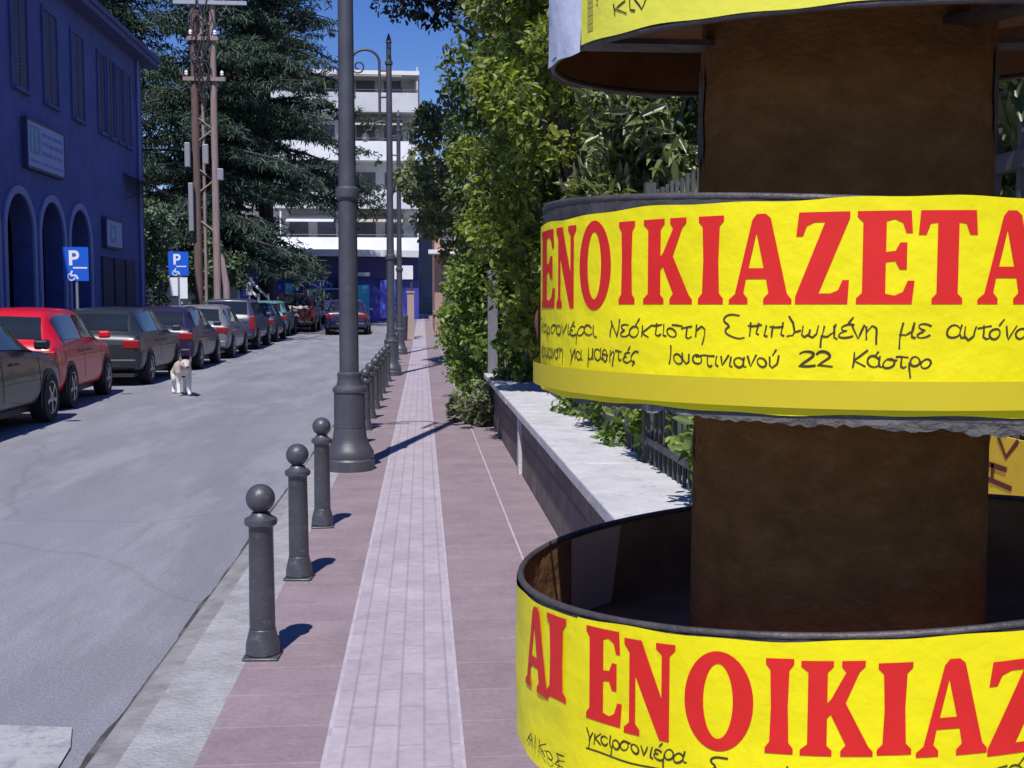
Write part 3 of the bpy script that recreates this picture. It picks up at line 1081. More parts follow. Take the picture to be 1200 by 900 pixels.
b = MB()
b.box(0.80, 1.24, -1.5, 13.5, -0.3, 0.478)
wch(b, 'wall', M['stone'])
c = MB()
y = -1.5
rr = random.Random(3)
while y < 13.5:
    L = rr.uniform(1.3, 1.7)
    y2 = min(13.62, y + L)
    c.box(0.75 + rr.uniform(-.003, .003), 1.28, y + .003, y2 - .003, 0.478, 0.54 + rr.uniform(-.002, .002))
    y = y2
bevel(wch(c, 'coping', M['coping']), 0.008)
p = MB()
p.box(0.772, 0.80, 8.9, 9.02, 0.002, 0.478)
wch(p, 'pilaster', M['coping'])
p = MB()
p.box(0.80, 0.92, 13.53, 13.65, -0.2, 1.80)
bevel(tag(p.build('gate_post', M['concrete']), 'square grey post at the far end of the low wall, half in leaves', 'post'), 0.01)

fence = empty('iron_fence', (1.2, 6, 0.54), 0, 'grey iron bar fence standing on the low wall behind the coping', 'fence')


def fch(mb, name, m, **k):
    return wch(mb, name, m, fence, **k)


r1 = MB()
for zc in (0.66, 1.67):
    r1.box(1.185, 1.215, -1.2, 13.5, zc - .018, zc + .018)
fch(r1, 'rail', M['rust_iron'])
bars = MB()
y = -1.0
while y < 13.4:
    bars.box(1.192, 1.208, y, y + 0.016, 0.54, 1.97 + random.uniform(-.01, .01))
    y += 0.105
bo = fch(bars, 'bars', M['rust_iron'])
for y in np.arange(1.0, 13.5, 2.4):
    q = MB()
    q.box(1.172, 1.228, y, y + 0.056, 0.54, 2.02)
    fch(q, 'post', M['rust_iron'])
op = MB()
op.box(1.165, 1.170, 1.95, 2.28, 0.985, 1.115, 0)
pts_sets = [[(2.26, 1.115), (2.235, 1.08), (2.20, 1.065), (2.185, 1.115)], [(2.235, 1.112), (2.22, 1.085), (2.205, 1.112)],
            [(2.25, 1.045), (2.19, 1.052), (2.12, 1.05)], [(2.25, 1.015), (2.18, 1.02), (2.10, 1.015)], [(2.22, 1.05), (2.22, 1.018)],
            [(2.17, 1.05), (2.17, 1.02)], [(2.15, 1.11), (2.12, 1.075), (2.08, 1.11)], [(2.03, 1.10), (2.03, 1.0)]]
for i, ps in enumerate(pts_sets):
    v, f = ribbon(ps, 0.011)
    op.add([(1.1640 - .0003 * (i % 3), a.x, a.y) for a in v], f, 1)
tag(op.build('orange_poster', [M['orange'], M['maroonink']]), 'orange poster with dark curved marks on the fence right of pillar', 'poster')

strip('garden_soil', [1.24, 2.5, 5, 12, 30], 0.25, M['earth'])

# ------------------------------------------------------------------ foliage
def leaves(name, clumps, n, size, m, parent=None, aspect=2.2, up=0.3, seed=1, shell=0.5, droop=0.0, loc=None):
    """n leaf-shaped faces spread through ellipsoid clumps (x,y,z,rx,ry,rz,weight)"""
    rng = np.random.default_rng(seed)
    cl = np.array(clumps, float)
    wgt = cl[:, 6] / cl[:, 6].sum()
    idx = rng.choice(len(cl), n, p=wgt)
    d = rng.normal(size=(n, 3))
    d /= np.linalg.norm(d, axis=1)[:, None]
    r = (shell + (1 - shell) * rng.random(n)) ** 0.7
    r *= rng.uniform(0.75, 1.12, n)
    c = cl[idx]
    p = c[:, :3] + d * r[:, None] * c[:, 3:6]
    # leaf axis: outwards with scatter, drooping; normal: up and outwards
    ax = d * 0.8 + rng.normal(scale=0.6, size=(n, 3))
    ax[:, 2] -= droop
    ax /= np.linalg.norm(ax, axis=1)[:, None]
    nr = d * 0.6 + rng.normal(scale=0.55, size=(n, 3))
    nr += np.array([-0.16, -0.5, 0.45]) * 0.9
    nr[:, 2] += up
    sd = np.cross(nr, ax)
    sd /= (np.linalg.norm(sd, axis=1)[:, None] + 1e-6)
    nn = np.cross(ax, sd)
    L = size * (0.45 + 1.05 * rng.random(n) ** 1.4)[:, None] * 1.08
    W = L / aspect
    v = np.empty((n, 6, 3))
    v[:, 0] = p - ax * L * .5
    v[:, 1] = p - ax * L * .12 + sd * W * .5 + nn * L * .08
    v[:, 2] = p + ax * L * .22 + sd * W * .38 + nn * L * .06
    v[:, 3] = p + ax * L * .5 - nn * L * .08
    v[:, 4] = p + ax * L * .22 - sd * W * .38 + nn * L * .06
    v[:, 5] = p - ax * L * .12 - sd * W * .5 + nn * L * .08
    me = bpy.data.meshes.new(name)
    me.vertices.add(n * 6)
    me.vertices.foreach_set('co', v.reshape(-1))
    base = (np.arange(n) * 6)[:, None]
    quads = np.concatenate([base + np.array([[0, 1, 2, 3]]), base + np.array([[0, 3, 4, 5]])], axis=1).reshape(-1)
    me.loops.add(n * 8)
    me.loops.foreach_set('vertex_index', quads.astype(np.int32))
    me.polygons.add(n * 2)
    me.polygons.foreach_set('loop_start', np.arange(0, n * 8, 4, dtype=np.int32))
    me.polygons.foreach_set('loop_total', np.full(n * 2, 4, dtype=np.int32))
    me.materials.append(m)
    me.update(calc_edges=True)
    me.validate()
    o = bpy.data.objects.new(name, me)
    COL.objects.link(o)
    if parent:
        o.parent = parent
    return o


def blob_clumps(cx, cy, cz, rx, ry, rz, n, cr, seed, flat=1.0):
    rng = np.random.default_rng(seed)
    out = []
    while len(out) < n:
        d = rng.uniform(-1, 1, 3)
        q = np.linalg.norm(d)
        if q > 1 or q < 0.35:
            continue
        s = cr * rng.uniform(0.6, 1.35)
        out.append((cx + d[0] * rx, cy + d[1] * ry, cz + d[2] * rz, s, s, s * flat, s ** 2))
    return out


def trunk(parent, pts, rads, limbs, m, name='trunk'):
    t = MB()
    t.tube(pts, rads, n=10)
    for q, r in limbs:
        t.tube(q, r, n=6)
    return t.build(name, m, parent, smooth=60)


LM = {}
LM['bright'] = leaf_mat('leaf_bright', (0.055, 0.085, 0.022), (0.38, 0.42, 0.09), 0.5)
LM['mid'] = leaf_mat('leaf_mid', (0.035, 0.06, 0.022), (0.20, 0.25, 0.085), 0.38)
LM['oleander'] = leaf_mat('leaf_oleander', (0.03, 0.05, 0.018), (0.27, 0.30, 0.12), 0.25, rough=0.35)
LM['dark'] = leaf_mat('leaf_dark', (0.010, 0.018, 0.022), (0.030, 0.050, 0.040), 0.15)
LM['olive'] = leaf_mat('leaf_olive', (0.06, 0.075, 0.04), (0.27, 0.30, 0.16), 0.35)
LM['cedar'] = leaf_mat('needle_cedar', (0.028, 0.056, 0.048), (0.085, 0.135, 0.095), 0.18, rough=0.6)
LM['farleaf'] = leaf_mat('leaf_far', (0.045, 0.08, 0.05), (0.20, 0.27, 0.15), 0.25)
LM['ivy'] = leaf_mat('leaf_ivy', (0.045, 0.085, 0.02), (0.28, 0.37, 0.085), 0.45)


def leafy_tree(x, y, z0, label, clumps, n, size, m, top, seed, group='trees behind the fence', aspect=2.0, rad_=0.12, bark='bark', droop=0.2):
    root = empty('leafy_tree', (x, y, z0), 0, label, 'tree', group)
    rel = [(c[0] - x, c[1] - y, c[2] - z0) + tuple(c[3:]) for c in clumps]
    leaves('crown', rel, n, size, m, root, aspect=aspect, seed=seed, droop=droop)
    rng = random.Random(seed)
    limbs = []
    for c in rng.sample(rel, min(14, len(rel))):
        zb = min(max(0.6, c[2] * rng.uniform(.35, .7)), top * 0.9)
        a = Vector((0, 0, zb))
        b_ = Vector(c[:3])
        mid = (a + b_) / 2 + Vector((0, 0, 0.25))
        limbs.append(([a, mid, b_], [rad_ * .4, rad_ * .26, rad_ * .08]))
    trunk(root, [(0, 0, -.3), (0.05, 0.03, top * .4), (-.03, 0.05, top * .75), (0, 0, top)], [rad_ * 1.2, rad_, rad_ * .7, rad_ * .2], limbs,
          M[bark])
    return root


# the big bright tree leaning over the pavement, its upper crown and the lower skirts
cl = blob_clumps(1.22, 10.6, 3.1, .84, 1.5, 2.0, 62, 0.26, 1) + blob_clumps(1.15, 10.2, 4.4, 0.80, 1.2, 1.25, 30, 0.26, 2)
leafy_tree(1.6, 10.9, 0.3, 'bright green tree over the wall, between the pavement and the pillar', cl, 24000, 0.074, LM['bright'], 4.6, 11)
cl = blob_clumps(1.35, 14.5, 3.7, 1.05, 1.5, 2.0, 44, 0.40, 3)
leafy_tree(2.3, 14.6, 0.3, 'olive green tree leaning over the pavement behind the bright one', cl, 17000, 0.10, LM['mid'], 4.8, 12)
cl = blob_clumps(1.05, 21, 8.1, 1.75, 2.0, 1.6, 34, 0.55, 4)
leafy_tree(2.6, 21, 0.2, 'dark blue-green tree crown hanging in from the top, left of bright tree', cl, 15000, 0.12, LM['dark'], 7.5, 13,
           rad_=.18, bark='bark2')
cl = blob_clumps(.75, 25, 4.2, 1.0, 2.5, 1.9, 34, 0.42, 5)
leafy_tree(2.4, 24, 0.2, 'pale grey-green tree in gaps, farthest along the pavement', cl, 9000, 0.14, LM['olive'], 5, 14)
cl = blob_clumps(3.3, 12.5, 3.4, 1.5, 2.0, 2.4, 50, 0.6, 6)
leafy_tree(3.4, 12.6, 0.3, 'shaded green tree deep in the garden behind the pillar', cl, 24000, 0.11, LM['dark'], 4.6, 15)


def shrub(x, y, z0, label, clumps, n, size, m, seed, aspect=4.5, name='shrub', group='shrubs behind the fence', droop=0.0, cat='shrub'):
    root = empty(name, (x, y, z0), 0, label, cat, group)
    rel = [(c[0] - x, c[1] - y, c[2] - z0) + tuple(c[3:]) for c in clumps]
    leaves('foliage', rel, n, size, m, root, aspect=aspect, seed=seed, droop=droop)
    rng = random.Random(seed)
    t = MB()
    for c in rng.sample(rel, min(10, len(rel))):
        b_ = Vector(c[:3])
        a = Vector((rng.uniform(-.1, .1), rng.uniform(-.1, .1), -.05))
        t.tube([a, (a + b_) / 2 + Vector((0, 0, .15)), b_], [.016, .012, .005], n=5)
    t.build('stems', M['bark'], root)
    return root


shrub(1.85, 8.3, 0.3, 'long-leaved shrub over the fence between bright tree and pillar',
      blob_clumps(1.85, 8.3, 2.45, .55, 1.2, .75, 44, .26, 21), 6500, 0.15, LM['oleander'], 21, aspect=4.0)
shrub(1.95, 3.6, 0.3, 'long-leaved shrub over the fence just right of the pillar',
      blob_clumps(1.85, 3.4, 1.95, .45, .9, .40, 30, .22, 22) + blob_clumps(1.22, 2.45, 1.90, .16, .45, .16, 12, .12, 34) + blob_clumps(1.25, 2.45, 1.52, .12, .4, .10, 8, .1, 35), 4200, 0.12, LM['oleander'], 22)
shrub(2.1, 7.6, 0.3, 'dark shrub behind the fence under the bright tree',
      blob_clumps(1.95, 7.6, 1.5, .5, 1.1, .9, 34, .3, 23), 7000, 0.08, LM['mid'], 23, aspect=2.4)
shrub(1.7, 5.0, 0.3, 'low bushy growth at the foot of the fence beside the coping',
      blob_clumps(1.38, 6.6, .80, .22, 3.4, .42, 60, .2, 24), 11000, 0.07, LM['ivy'], 24, aspect=2.2)
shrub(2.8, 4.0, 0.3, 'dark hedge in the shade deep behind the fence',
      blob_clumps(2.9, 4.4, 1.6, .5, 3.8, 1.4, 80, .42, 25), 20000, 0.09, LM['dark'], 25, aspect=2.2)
# climber spilling over the far end of the wall
shrub(1.0, 12.6, 0.0, 'bright green climber spilling over the far end of the wall',
      blob_clumps(1.34, 12.0, 1.35, .34, 1.5, .9, 44, .17, 26) + blob_clumps(1.02, 12.6, .75, .24, 1.0, .35, 18, .13, 33) + blob_clumps(.60, 14.8, 1.05, .36, .9, .95, 40, .17, 27) +
      blob_clumps(.95, 15.5, 1.2, .55, 1.6, 1.1, 34, .32, 28), 20000, 0.075, LM['ivy'], 26, aspect=1.8, name='climber', cat='climber')
shrub(0.72, 13.0, 0.0, 'small yellow-green bush at pavement level where the wall ends',
      blob_clumps(.60, 12.9, .20, .28, .8, .26, 16, .10, 29) + blob_clumps(.66, 12.6, .42, .10, .5, .25, 8, .07, 30), 1900, 0.06, LM['olive'], 29, aspect=2.0, name='bush', cat='bush')


def cedar(x, y, z0, h, label, seed, spread=5.0, base=2.5):
    root = empty('cedar_tree', (x, y, z0), 0, label, 'tree', 'dark cedars at the far left')
    rng = random.Random(seed)
    cl = []
    limbs = []
    z = base
    gap = rng.uniform(0, 6.28)
    while z < h - .4:
        f = (z - base) / (h - base)
        ln = spread * (1 - f) ** 0.75 * rng.uniform(.85, 1.15) + .4
        k = rng.randint(5, 7)
        a0 = rng.uniform(0, 6.28)
        for i in range(k):
            a = a0 + 2 * PI * i / k + rng.uniform(-.4, .4)
            l = ln * rng.uniform(.45, 1.2)
            rise = rng.uniform(-.16, .24)
            zo = rng.uniform(-.45, .45)
            pts = []
            for q in range(4):
                s_ = q / 3
                pts.append(Vector((math.cos(a) * l * s_, math.sin(a) * l * s_, z + zo + l * (rise * s_ - .2 * s_ * s_))))
            limbs.append((pts, [.09 * (1 - f) + .03, .06 * (1 - f) + .02, .04, .015]))
            nseg = max(3, int(l / .55))
            for q in range(1, nseg + 1):
                s_ = q / nseg
                p = pts[0].lerp(pts[3], s_)
                p.z = z + zo + l * (rise * s_ - .2 * s_ * s_)
                wv = .30 + .55 * math.sin(PI * min(1, s_ * .8 + .15)) * min(1, l / 3)
                for sd in (-.5, .5):
                    cl.append((p.x - math.sin(a) * wv * sd * 1.2, p.y + math.cos(a) * wv * sd * 1.2, p.z - .12 + rng.uniform(-.28, .1), wv * .75,
                               wv * .75, rng.uniform(.12, .42), wv * wv))
        z += rng.uniform(.6, 1.05)
    leaves('crown', cl, 50000, 0.30, LM['cedar'], root, aspect=6.0, seed=seed, up=1.0, shell=0.1, droop=0.35)
    trunk(root, [(0, 0, -.3), (0.1, 0, h * .4), (0, .05, h * .75), (0, 0, h)], [.42, .3, .16, .03], limbs, M['bark2'])
    return root


cedar(-9.2, 50, zg(50), 24, 'large dark cedar behind the utility poles, left of the road', 41, 6.2, 3.6)
cedar(-7.7, 56, zg(56), 25, 'dark cedar with drooping boughs left of the nearest lamp post', 42, 6.3, 6.8)
cedar(-14.6, 55, zg(50), 25, 'dark cedar rising over the roof of the blue building', 43, 6.2, 3.0)
cl = blob_clumps(-10.8, 43, 4.6, 1.7, 1.5, 2.9, 34, .6, 51)
leafy_tree(-10.8, 43, zg(43), 'pale green tree between the blue building and the utility poles', cl, 9000, .17, LM['farleaf'], 5.5, 51,
           group='trees at the far left')
cl = blob_clumps(-8.6, 47, 2.6, 1.1, 1.0, 1.9, 26, .42, 52)
leafy_tree(-8.6, 47, zg(47), 'short green tree above the parked cars right of the poles', cl, 7000, .16, LM['farleaf'], 3.4, 52,
           group='trees at the far left')
cl = blob_clumps(-12.5, 47, 2.2, 3.0, 1.2, 1.8, 26, .6, 53)
leafy_tree(-12.5, 47, zg(47), 'low green tree behind the second parking sign', cl, 7000, .17, LM['mid'], 3.0, 53, group='trees at the far left')

# ------------------------------------------------------------------ blue arcaded building on the left
BXF = -8.75
bl = empty('arcade_building', (BXF, 27, 0), 0, 'blue two-storey building with an arcade of tall arches on the left', 'building')


def bch(mb, name, m, par=None, **k):
    o = mb.build(name, m, par or bl, **k)
    if par is None:
        o.matrix_parent_inverse = Matrix.Translation(-Vector(bl.location))
    return o


BY0, BY1, BZ = 12.0, 36.2, 8.85
ARCH_Y = [14.44, 16.58, 18.72, 20.86, 23.0, 25.15, 27.3, 29.45]
AW, AS, AT = 0.82, 2.95, 3.80           # half width, springing, crown
# front wall with real arched openings: piers, spandrels and the storey above
wl = MB()
TH = 0.45
edges_ = [BY0] + [v for y in ARCH_Y for v in (y - AW, y + AW)] + [BY1]
for i in range(0, len(edges_), 2):
    wl.box(BXF - TH, BXF, edges_[i], edges_[i + 1], -0.1, 4.05)
for y in ARCH_Y:
    n = 14
    vs, fs = [], []
    for i in range(n + 1):
        t = PI * i / n
        yy, zz = y - AW * math.cos(t), AS + (AT - AS) * math.sin(t)
        vs += [(BXF, yy, zz), (BXF, yy, 4.05), (BXF - TH, yy, zz), (BXF - TH, yy, 4.05)]
    for i in range(n):
        a, b = i * 4, i * 4 + 4
        fs += [(a, b, b + 1, a + 1), (a + 2, a + 3, b + 3, b + 2), (a, a + 2, b + 2, b)]
    wl.add(vs, fs)
wl.box(BXF - TH, BXF, BY0, BY1, 4.05, BZ)
wl.box(BXF - 9, BXF - TH, BY1 - .4, BY1, -0.1, BZ)
wl.box(BXF - 9, BXF - TH, BY0, BY0 + .4, -0.1, BZ)
bch(wl, 'wall', M['bluewall'])
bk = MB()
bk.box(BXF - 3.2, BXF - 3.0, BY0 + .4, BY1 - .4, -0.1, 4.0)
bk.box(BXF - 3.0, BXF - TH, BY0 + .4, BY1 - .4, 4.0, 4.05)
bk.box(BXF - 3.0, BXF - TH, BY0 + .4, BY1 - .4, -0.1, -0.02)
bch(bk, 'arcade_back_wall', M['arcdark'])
for y in ARCH_Y:
    tr = MB()
    n = 16
    vs, fs = [], []
    prof = [(y - AW, 0.0)] + [(y - AW * math.cos(PI * i / n), AS + (AT - AS) * math.sin(PI * i / n)) for i in range(n + 1)] + [(y + AW, 0.0)]
    outp = [(y - AW - .17, 0.0)] + [(y - (AW + .17) * math.cos(PI * i / n), AS + (AT - AS + .17) * math.sin(PI * i / n)) for i in range(n + 1)] + [
        (y + AW + .17, 0.0)]
    for a, b in zip(prof, outp):
        vs += [(BXF + .05, a[0], a[1]), (BXF + .05, b[0], b[1]), (BXF + .002, b[0], b[1]), (BXF + .002, a[0], a[1])]
    for i in range(len(prof) - 1):
        a, b = i * 4, i * 4 + 4
        fs += [(a, b, b + 1, a + 1), (a + 1, b + 1, b + 2, a + 2), (a, a + 3, b + 3, b)]
    tr.add(vs, fs)
    bch(tr, 'arch', M['bluetrim'])
WIN_Y = [(15.0, .95), (17.1, .95), (19.2, .95), (21.3, .95), (23.3, .95), (25.45, .95), (27.5, .95), (29.6, .95), (31.7, .62), (32.6, .62), (33.5, .62),
         (34.4, .62)]
for y, wd in WIN_Y:
    f = MB()
    x0, x1 = BXF + .003, BXF + .05
    for a, b, c_, d in ((y - wd / 2 - .07, y - wd / 2, 6.02, 8.3), (y + wd / 2, y + wd / 2 + .07, 6.02, 8.3)):
        f.box(x0, x1, a, b, c_, d)
    f.box(x0, x1, y - wd / 2, y + wd / 2, 8.22, 8.3)
    f.box(x0, x1 + .05, y - wd / 2, y + wd / 2, 6.02, 6.10)
    fo = bch(f, 'window', M['bluewall'])
    q = MB()
    q.box(BXF + .003, BXF + .012, y - wd / 2, y - .01, 6.10, 8.22)
    q.box(BXF + .003, BXF + .012, y + .01, y + wd / 2, 6.10, 8.22)
    for k in range(26):
        z = 6.16 + k * .079
        q.box(BXF + .012, BXF + .022, y - wd / 2 + .05, y - .04, z, z + .05)
        q.box(BXF + .012, BXF + .022, y + .04, y + wd / 2 - .05, z, z + .05)
    q.build('shutter', M['bluedark'], fo)
ev = MB()
ev.box(BXF - 9.5, BXF + .44, BY0 - .5, BY1 + .5, BZ, BZ + .16)
ev.box(BXF - 9.6, BXF + .50, BY0 - .55, BY1 + .55, BZ + .16, BZ + .30)
bch(ev, 'eave', M['eave'])
rf = MB()
rf.add([(BXF + .5, BY0 - .55, BZ + .30), (BXF + .5, BY1 + .55, BZ + .30), (BXF - 9.6, BY1 + .55, BZ + .30), (BXF - 9.6, BY0 - .55, BZ + .30),
        (BXF - 4.4, BY0 + 4, BZ + 1.7), (BXF - 4.4, BY1 - 4, BZ + 1.7)],
       [(0, 1, 5, 4), (1, 2, 5), (2, 3, 4, 5), (3, 0, 4), (0, 3, 2, 1)])
bch(rf, 'roof', M['rooftile'])
dr = MB()
dr.box(BXF + .003, BXF + .06, 31.3, 32.3, 0.0, 2.7)
dr.box(BXF + .003, BXF + .06, 32.5, 33.5, 0.0, 2.7)
dr.box(BXF + .003, BXF + .06, 33.7, 34.7, 0.0, 2.7)
bch(dr, 'door', M['arcdark'])
dp = MB()
dp.tube([(BXF + .07, 35.5, 0), (BXF + .07, 35.5, BZ)], .05, n=8)
bch(dp, 'drainpipe', M['bluetrim'])
can = empty('awning', (BXF + .01, 35.0, 5.0), 0, 'dark reddish awning on the far end of the blue building', 'awning')
q = MB()
q.add([(0, -1.2, .25), (0, 1.6, .25), (.9, 1.6, -.15), (.9, -1.2, -.15), (0, -1.2, .18), (0, 1.6, .18), (.9, 1.6, -.22), (.9, -1.2, -.22)],
      [(0, 3, 2, 1), (4, 5, 6, 7), (0, 4, 7, 3), (3, 7, 6, 2), (2, 6, 5, 1), (1, 5, 4, 0)])
q.build('canopy', mat('awning_cloth', (.09, .035, .05), .9, var=.2), can)
q = MB()
q.tube([(0, -1.1, -.5), (.85, -1.1, -.2)], .02, n=6)
q.tube([(0, 1.5, -.5), (.85, 1.5, -.2)], .02, n=6)
q.build('strut', M['iron2'], can)


def board(name, loc, wdt, hgt, label, lines, cat='sign'):
    root = empty(name, loc, 0, label, cat)
    q = MB()
    q.box(0.02, 0.12, -wdt / 2, wdt / 2, 0, hgt)
    q.build('panel', M['signpale'], root)
    q = MB()
    q.box(0.0, 0.135, -wdt / 2 - .06, -wdt / 2, -.04, hgt + .04)
    q.box(0.0, 0.135, wdt / 2, wdt / 2 + .06, -.04, hgt + .04)
    q.box(0.0, 0.135, -wdt / 2, wdt / 2, -.06, 0)
    q.box(0.0, 0.135, -wdt / 2, wdt / 2, hgt, hgt + .06)
    q.build('frame', M['bluedark'], root)
    return root


sg = board('sign_board', (BXF, 26.75, 4.45), 2.5, 1.0, 'framed white sign board with green emblem, above the blue arches', [])
q = MB()
# a green emblem at the left and lines of small print, too small to read
q.box(.120, .1225, -1.12, -.42, .30, .92)
q.build('emblem', M['signgreen'], sg)
q = MB()
q.box(.1225, .1250, -1.0, -.90, .36, .86)
q.box(.1225, .1250, -.74, -.64, .36, .86)
q.build('emblem_mark', M['signpale'], sg)
q = MB()
rr = random.Random(4)
for z, h_ in ((.80, .085), (.60, .10), (.38, .09), (.14, .05)):
    y = -.32 if z > .2 else -1.1
    while y < 1.12:
        l_ = rr.uniform(.05, .13)
        q.box(.120, .1225, y, min(1.15, y + l_), z - h_ / 2, z + h_ / 2)
        y += l_ + rr.choice([.025, .025, .08])
q.build('lettering', M['signtext'], sg)
s2 = board('sign_board', (BXF, 32.3, 3.0), 1.6, .72, 'smaller framed sign board above the dark doors of the blue building', [])
q = MB()
q.box(.120, .1225, -.45, .15, .12, .60)
q.build('emblem', M['signgreen'], s2)
q = MB()
q.box(.1225, .125, -.30, -.02, .22, .50)
q.build('emblem_mark', M['signpale'], s2)


# parking signs
def parking(loc, label, w_, h_, plates, rz, H=2.15):
    root = empty('parking_sign', loc, rz, label, 'sign', 'blue parking signs')
    q = MB()
    q.tube([(0, 0, 0), (0, 0, H + h_ - .05)], .028, n=10)
    q.build('post', M['galv'], root, smooth=60)
    q = MB()
    q.box(-w_ / 2, w_ / 2, -.045, -.032, H, H + h_, 0)
    q.build('panel', [M['signblue']], root)
    q = MB()
    q.box(-w_ / 2 + .02, w_ / 2 - .02, -.031, -.028, H + .02, H + h_ - .02)
    q.build('back', M['signback'], root)

    def put(mb, pts, wd, k):
        v, f = ribbon(pts, wd)
        f = [tuple(reversed(i)) for i in f]
        mb.add([(a.x, -.0465 - .0005 * k, a.y) for a in v], f)
    q = MB()
    ph = .44 * h_
    zb = H + h_ * .46
    px = -.12 * w_
    bm = bmesh.new()
    es = []
    for loop in GL['P']:
        vs = [bm.verts.new((px - .07 + a * ph * .68, -.0462, zb + b * ph)) for a, b in loop]
        es += [bm.edges.new((vs[i], vs[(i + 1) % len(vs)])) for i in range(len(vs))]
    bmesh.ops.triangle_fill(bm, use_beauty=True, use_dissolve=False, edges=es)
    bm.verts.index_update()
    q.add([tuple(v.co) for v in bm.verts], [tuple(v.index for v in f.verts) for f in bm.faces])
    bm.free()
    put(q, [(px + .02, H + h_ * .385), (px + .27, H + h_ * .385)], .03, 3)
    # small figure symbol
    put(q, [(px - .02, H + h_ * .27), (px - .04, H + h_ * .16), (px + .06, H + h_ * .16), (px + .09, H + h_ * .08)], .04, 4)
    put(q, [(px - .03 + .07 * math.cos(t), H + h_ * .12 + .07 * math.sin(t)) for t in np.linspace(1.6, 6.0, 12)], .022, 5)
    q.build('symbol', M['signwhite'], root)
    for (a, b, c_, d) in plates:
        q = MB()
        q.box(a, b, -.045, -.033, c_, d)
        q.build('plate', M['signwhite'], root)
    return root


parking((-6.97, 23.2, 0), 'nearer blue parking sign with white P, above the red and black cars', .50, .68, [], -.0, 1.86)
parking((-6.90, 32.4, zg(32.4)), 'farther blue parking sign with white plates under it, near the utility poles', .56, .68,
        [(-.26, -.03, 1.58, 2.10), (.03, .24, 1.50, 2.10)], 0)

# ------------------------------------------------------------------ utility poles
up = empty('utility_pole', (-6.93, 36.2, zg(36)), 0, 'pair of tall brown wooden utility poles with crossarms and insulators', 'utility pole')
for x, r, m_ in ((-.16, .12, 'pole_wood'), (.42, .105, 'pole_pale')):
    q = MB()
    q.tube([(x, 0, -.3), (x - .01, 0, 7), (x, 0, 15)], [r * 1.15, r, r * .75], n=10)
    q.build('pole', M[m_], up, smooth=60)
q = MB()
q.tube([(.06, .05, -.3), (.06, .05, 12)], .05, n=8)
q.build('conduit', M['pole_pale'], up, smooth=60)
for z, a, b in ((11.35, -1.0, 1.45), (10.7, -.75, 1.5), (9.6, -.35, .6), (8.35, -.5, .8)):
    q = MB()
    q.box(a, b, -.17, -.06, z - .06, z + .06)
    q.build('crossarm', M['galv'] if z > 9.7 else M['pole_pale'], up)
for z, xs in ((11.41, (-.9, -.5, .15, .8, 1.3)), (10.76, (-.65, -.4, .15, .8, 1.35)), (9.66, (-.25, .5)), (8.41, (-.4, .7))):
    for x in xs:
        q = MB()
        q.lathe([(.02, 0), (.02, .06), (.06, .07), (.045, .12), (.06, .13), (.04, .19), (.01, .21)], x, -.115, n=10, z0=z)
        q.build('insulator', M['ceramic'], up, smooth=40)
for (x, z, w_, h_) in ((-.38, 5.6, .16, .75), (.18, 5.7, .16, .6), (.62, 5.2, .18, .35), (-.3, 3.6, .14, 1.5)):
    q = MB()
    q.box(x - w_ / 2, x + w_ / 2, -.34, -.16, z, z + h_)
    bevel(q.build('junction_box', M['signback'], up), .01)
q = MB()
rr = random.Random(9)
for k in range(9):
    x0, x1 = rr.uniform(-.2, .5), rr.uniform(-.2, .5)
    z0, z1 = rr.uniform(7, 9.5), rr.uniform(8.5, 11.2)
    pts = [(x0 + (x1 - x0) * i / 8 + .12 * math.sin(i * 1.3 + k), -.18 - .08 * math.sin(PI * i / 8), z0 + (z1 - z0) * i / 8) for i in range(9)]
    q.tube(pts, .022, n=5)
q.build('cable', M['trimdark'], up)
q = MB()
q.tube([(.30, .1, 3.3), (.55, .1, 2.75), (.68, .1, 1.9), (.72, .1, -.3)], [.06, .09, .11, .12], n=10)
q.build('brace', M['pole_pale'], up, smooth=60)
for k in range(9):
    z0 = 4.0 + k * .8
    q = MB()
    q.tube([(-.14, -.02, z0), (.40, -.02, z0 + (.7 if k % 2 else -.7) * .6)], .03, n=6)
    q.build('strut', M['pole_pale'], up, smooth=60)


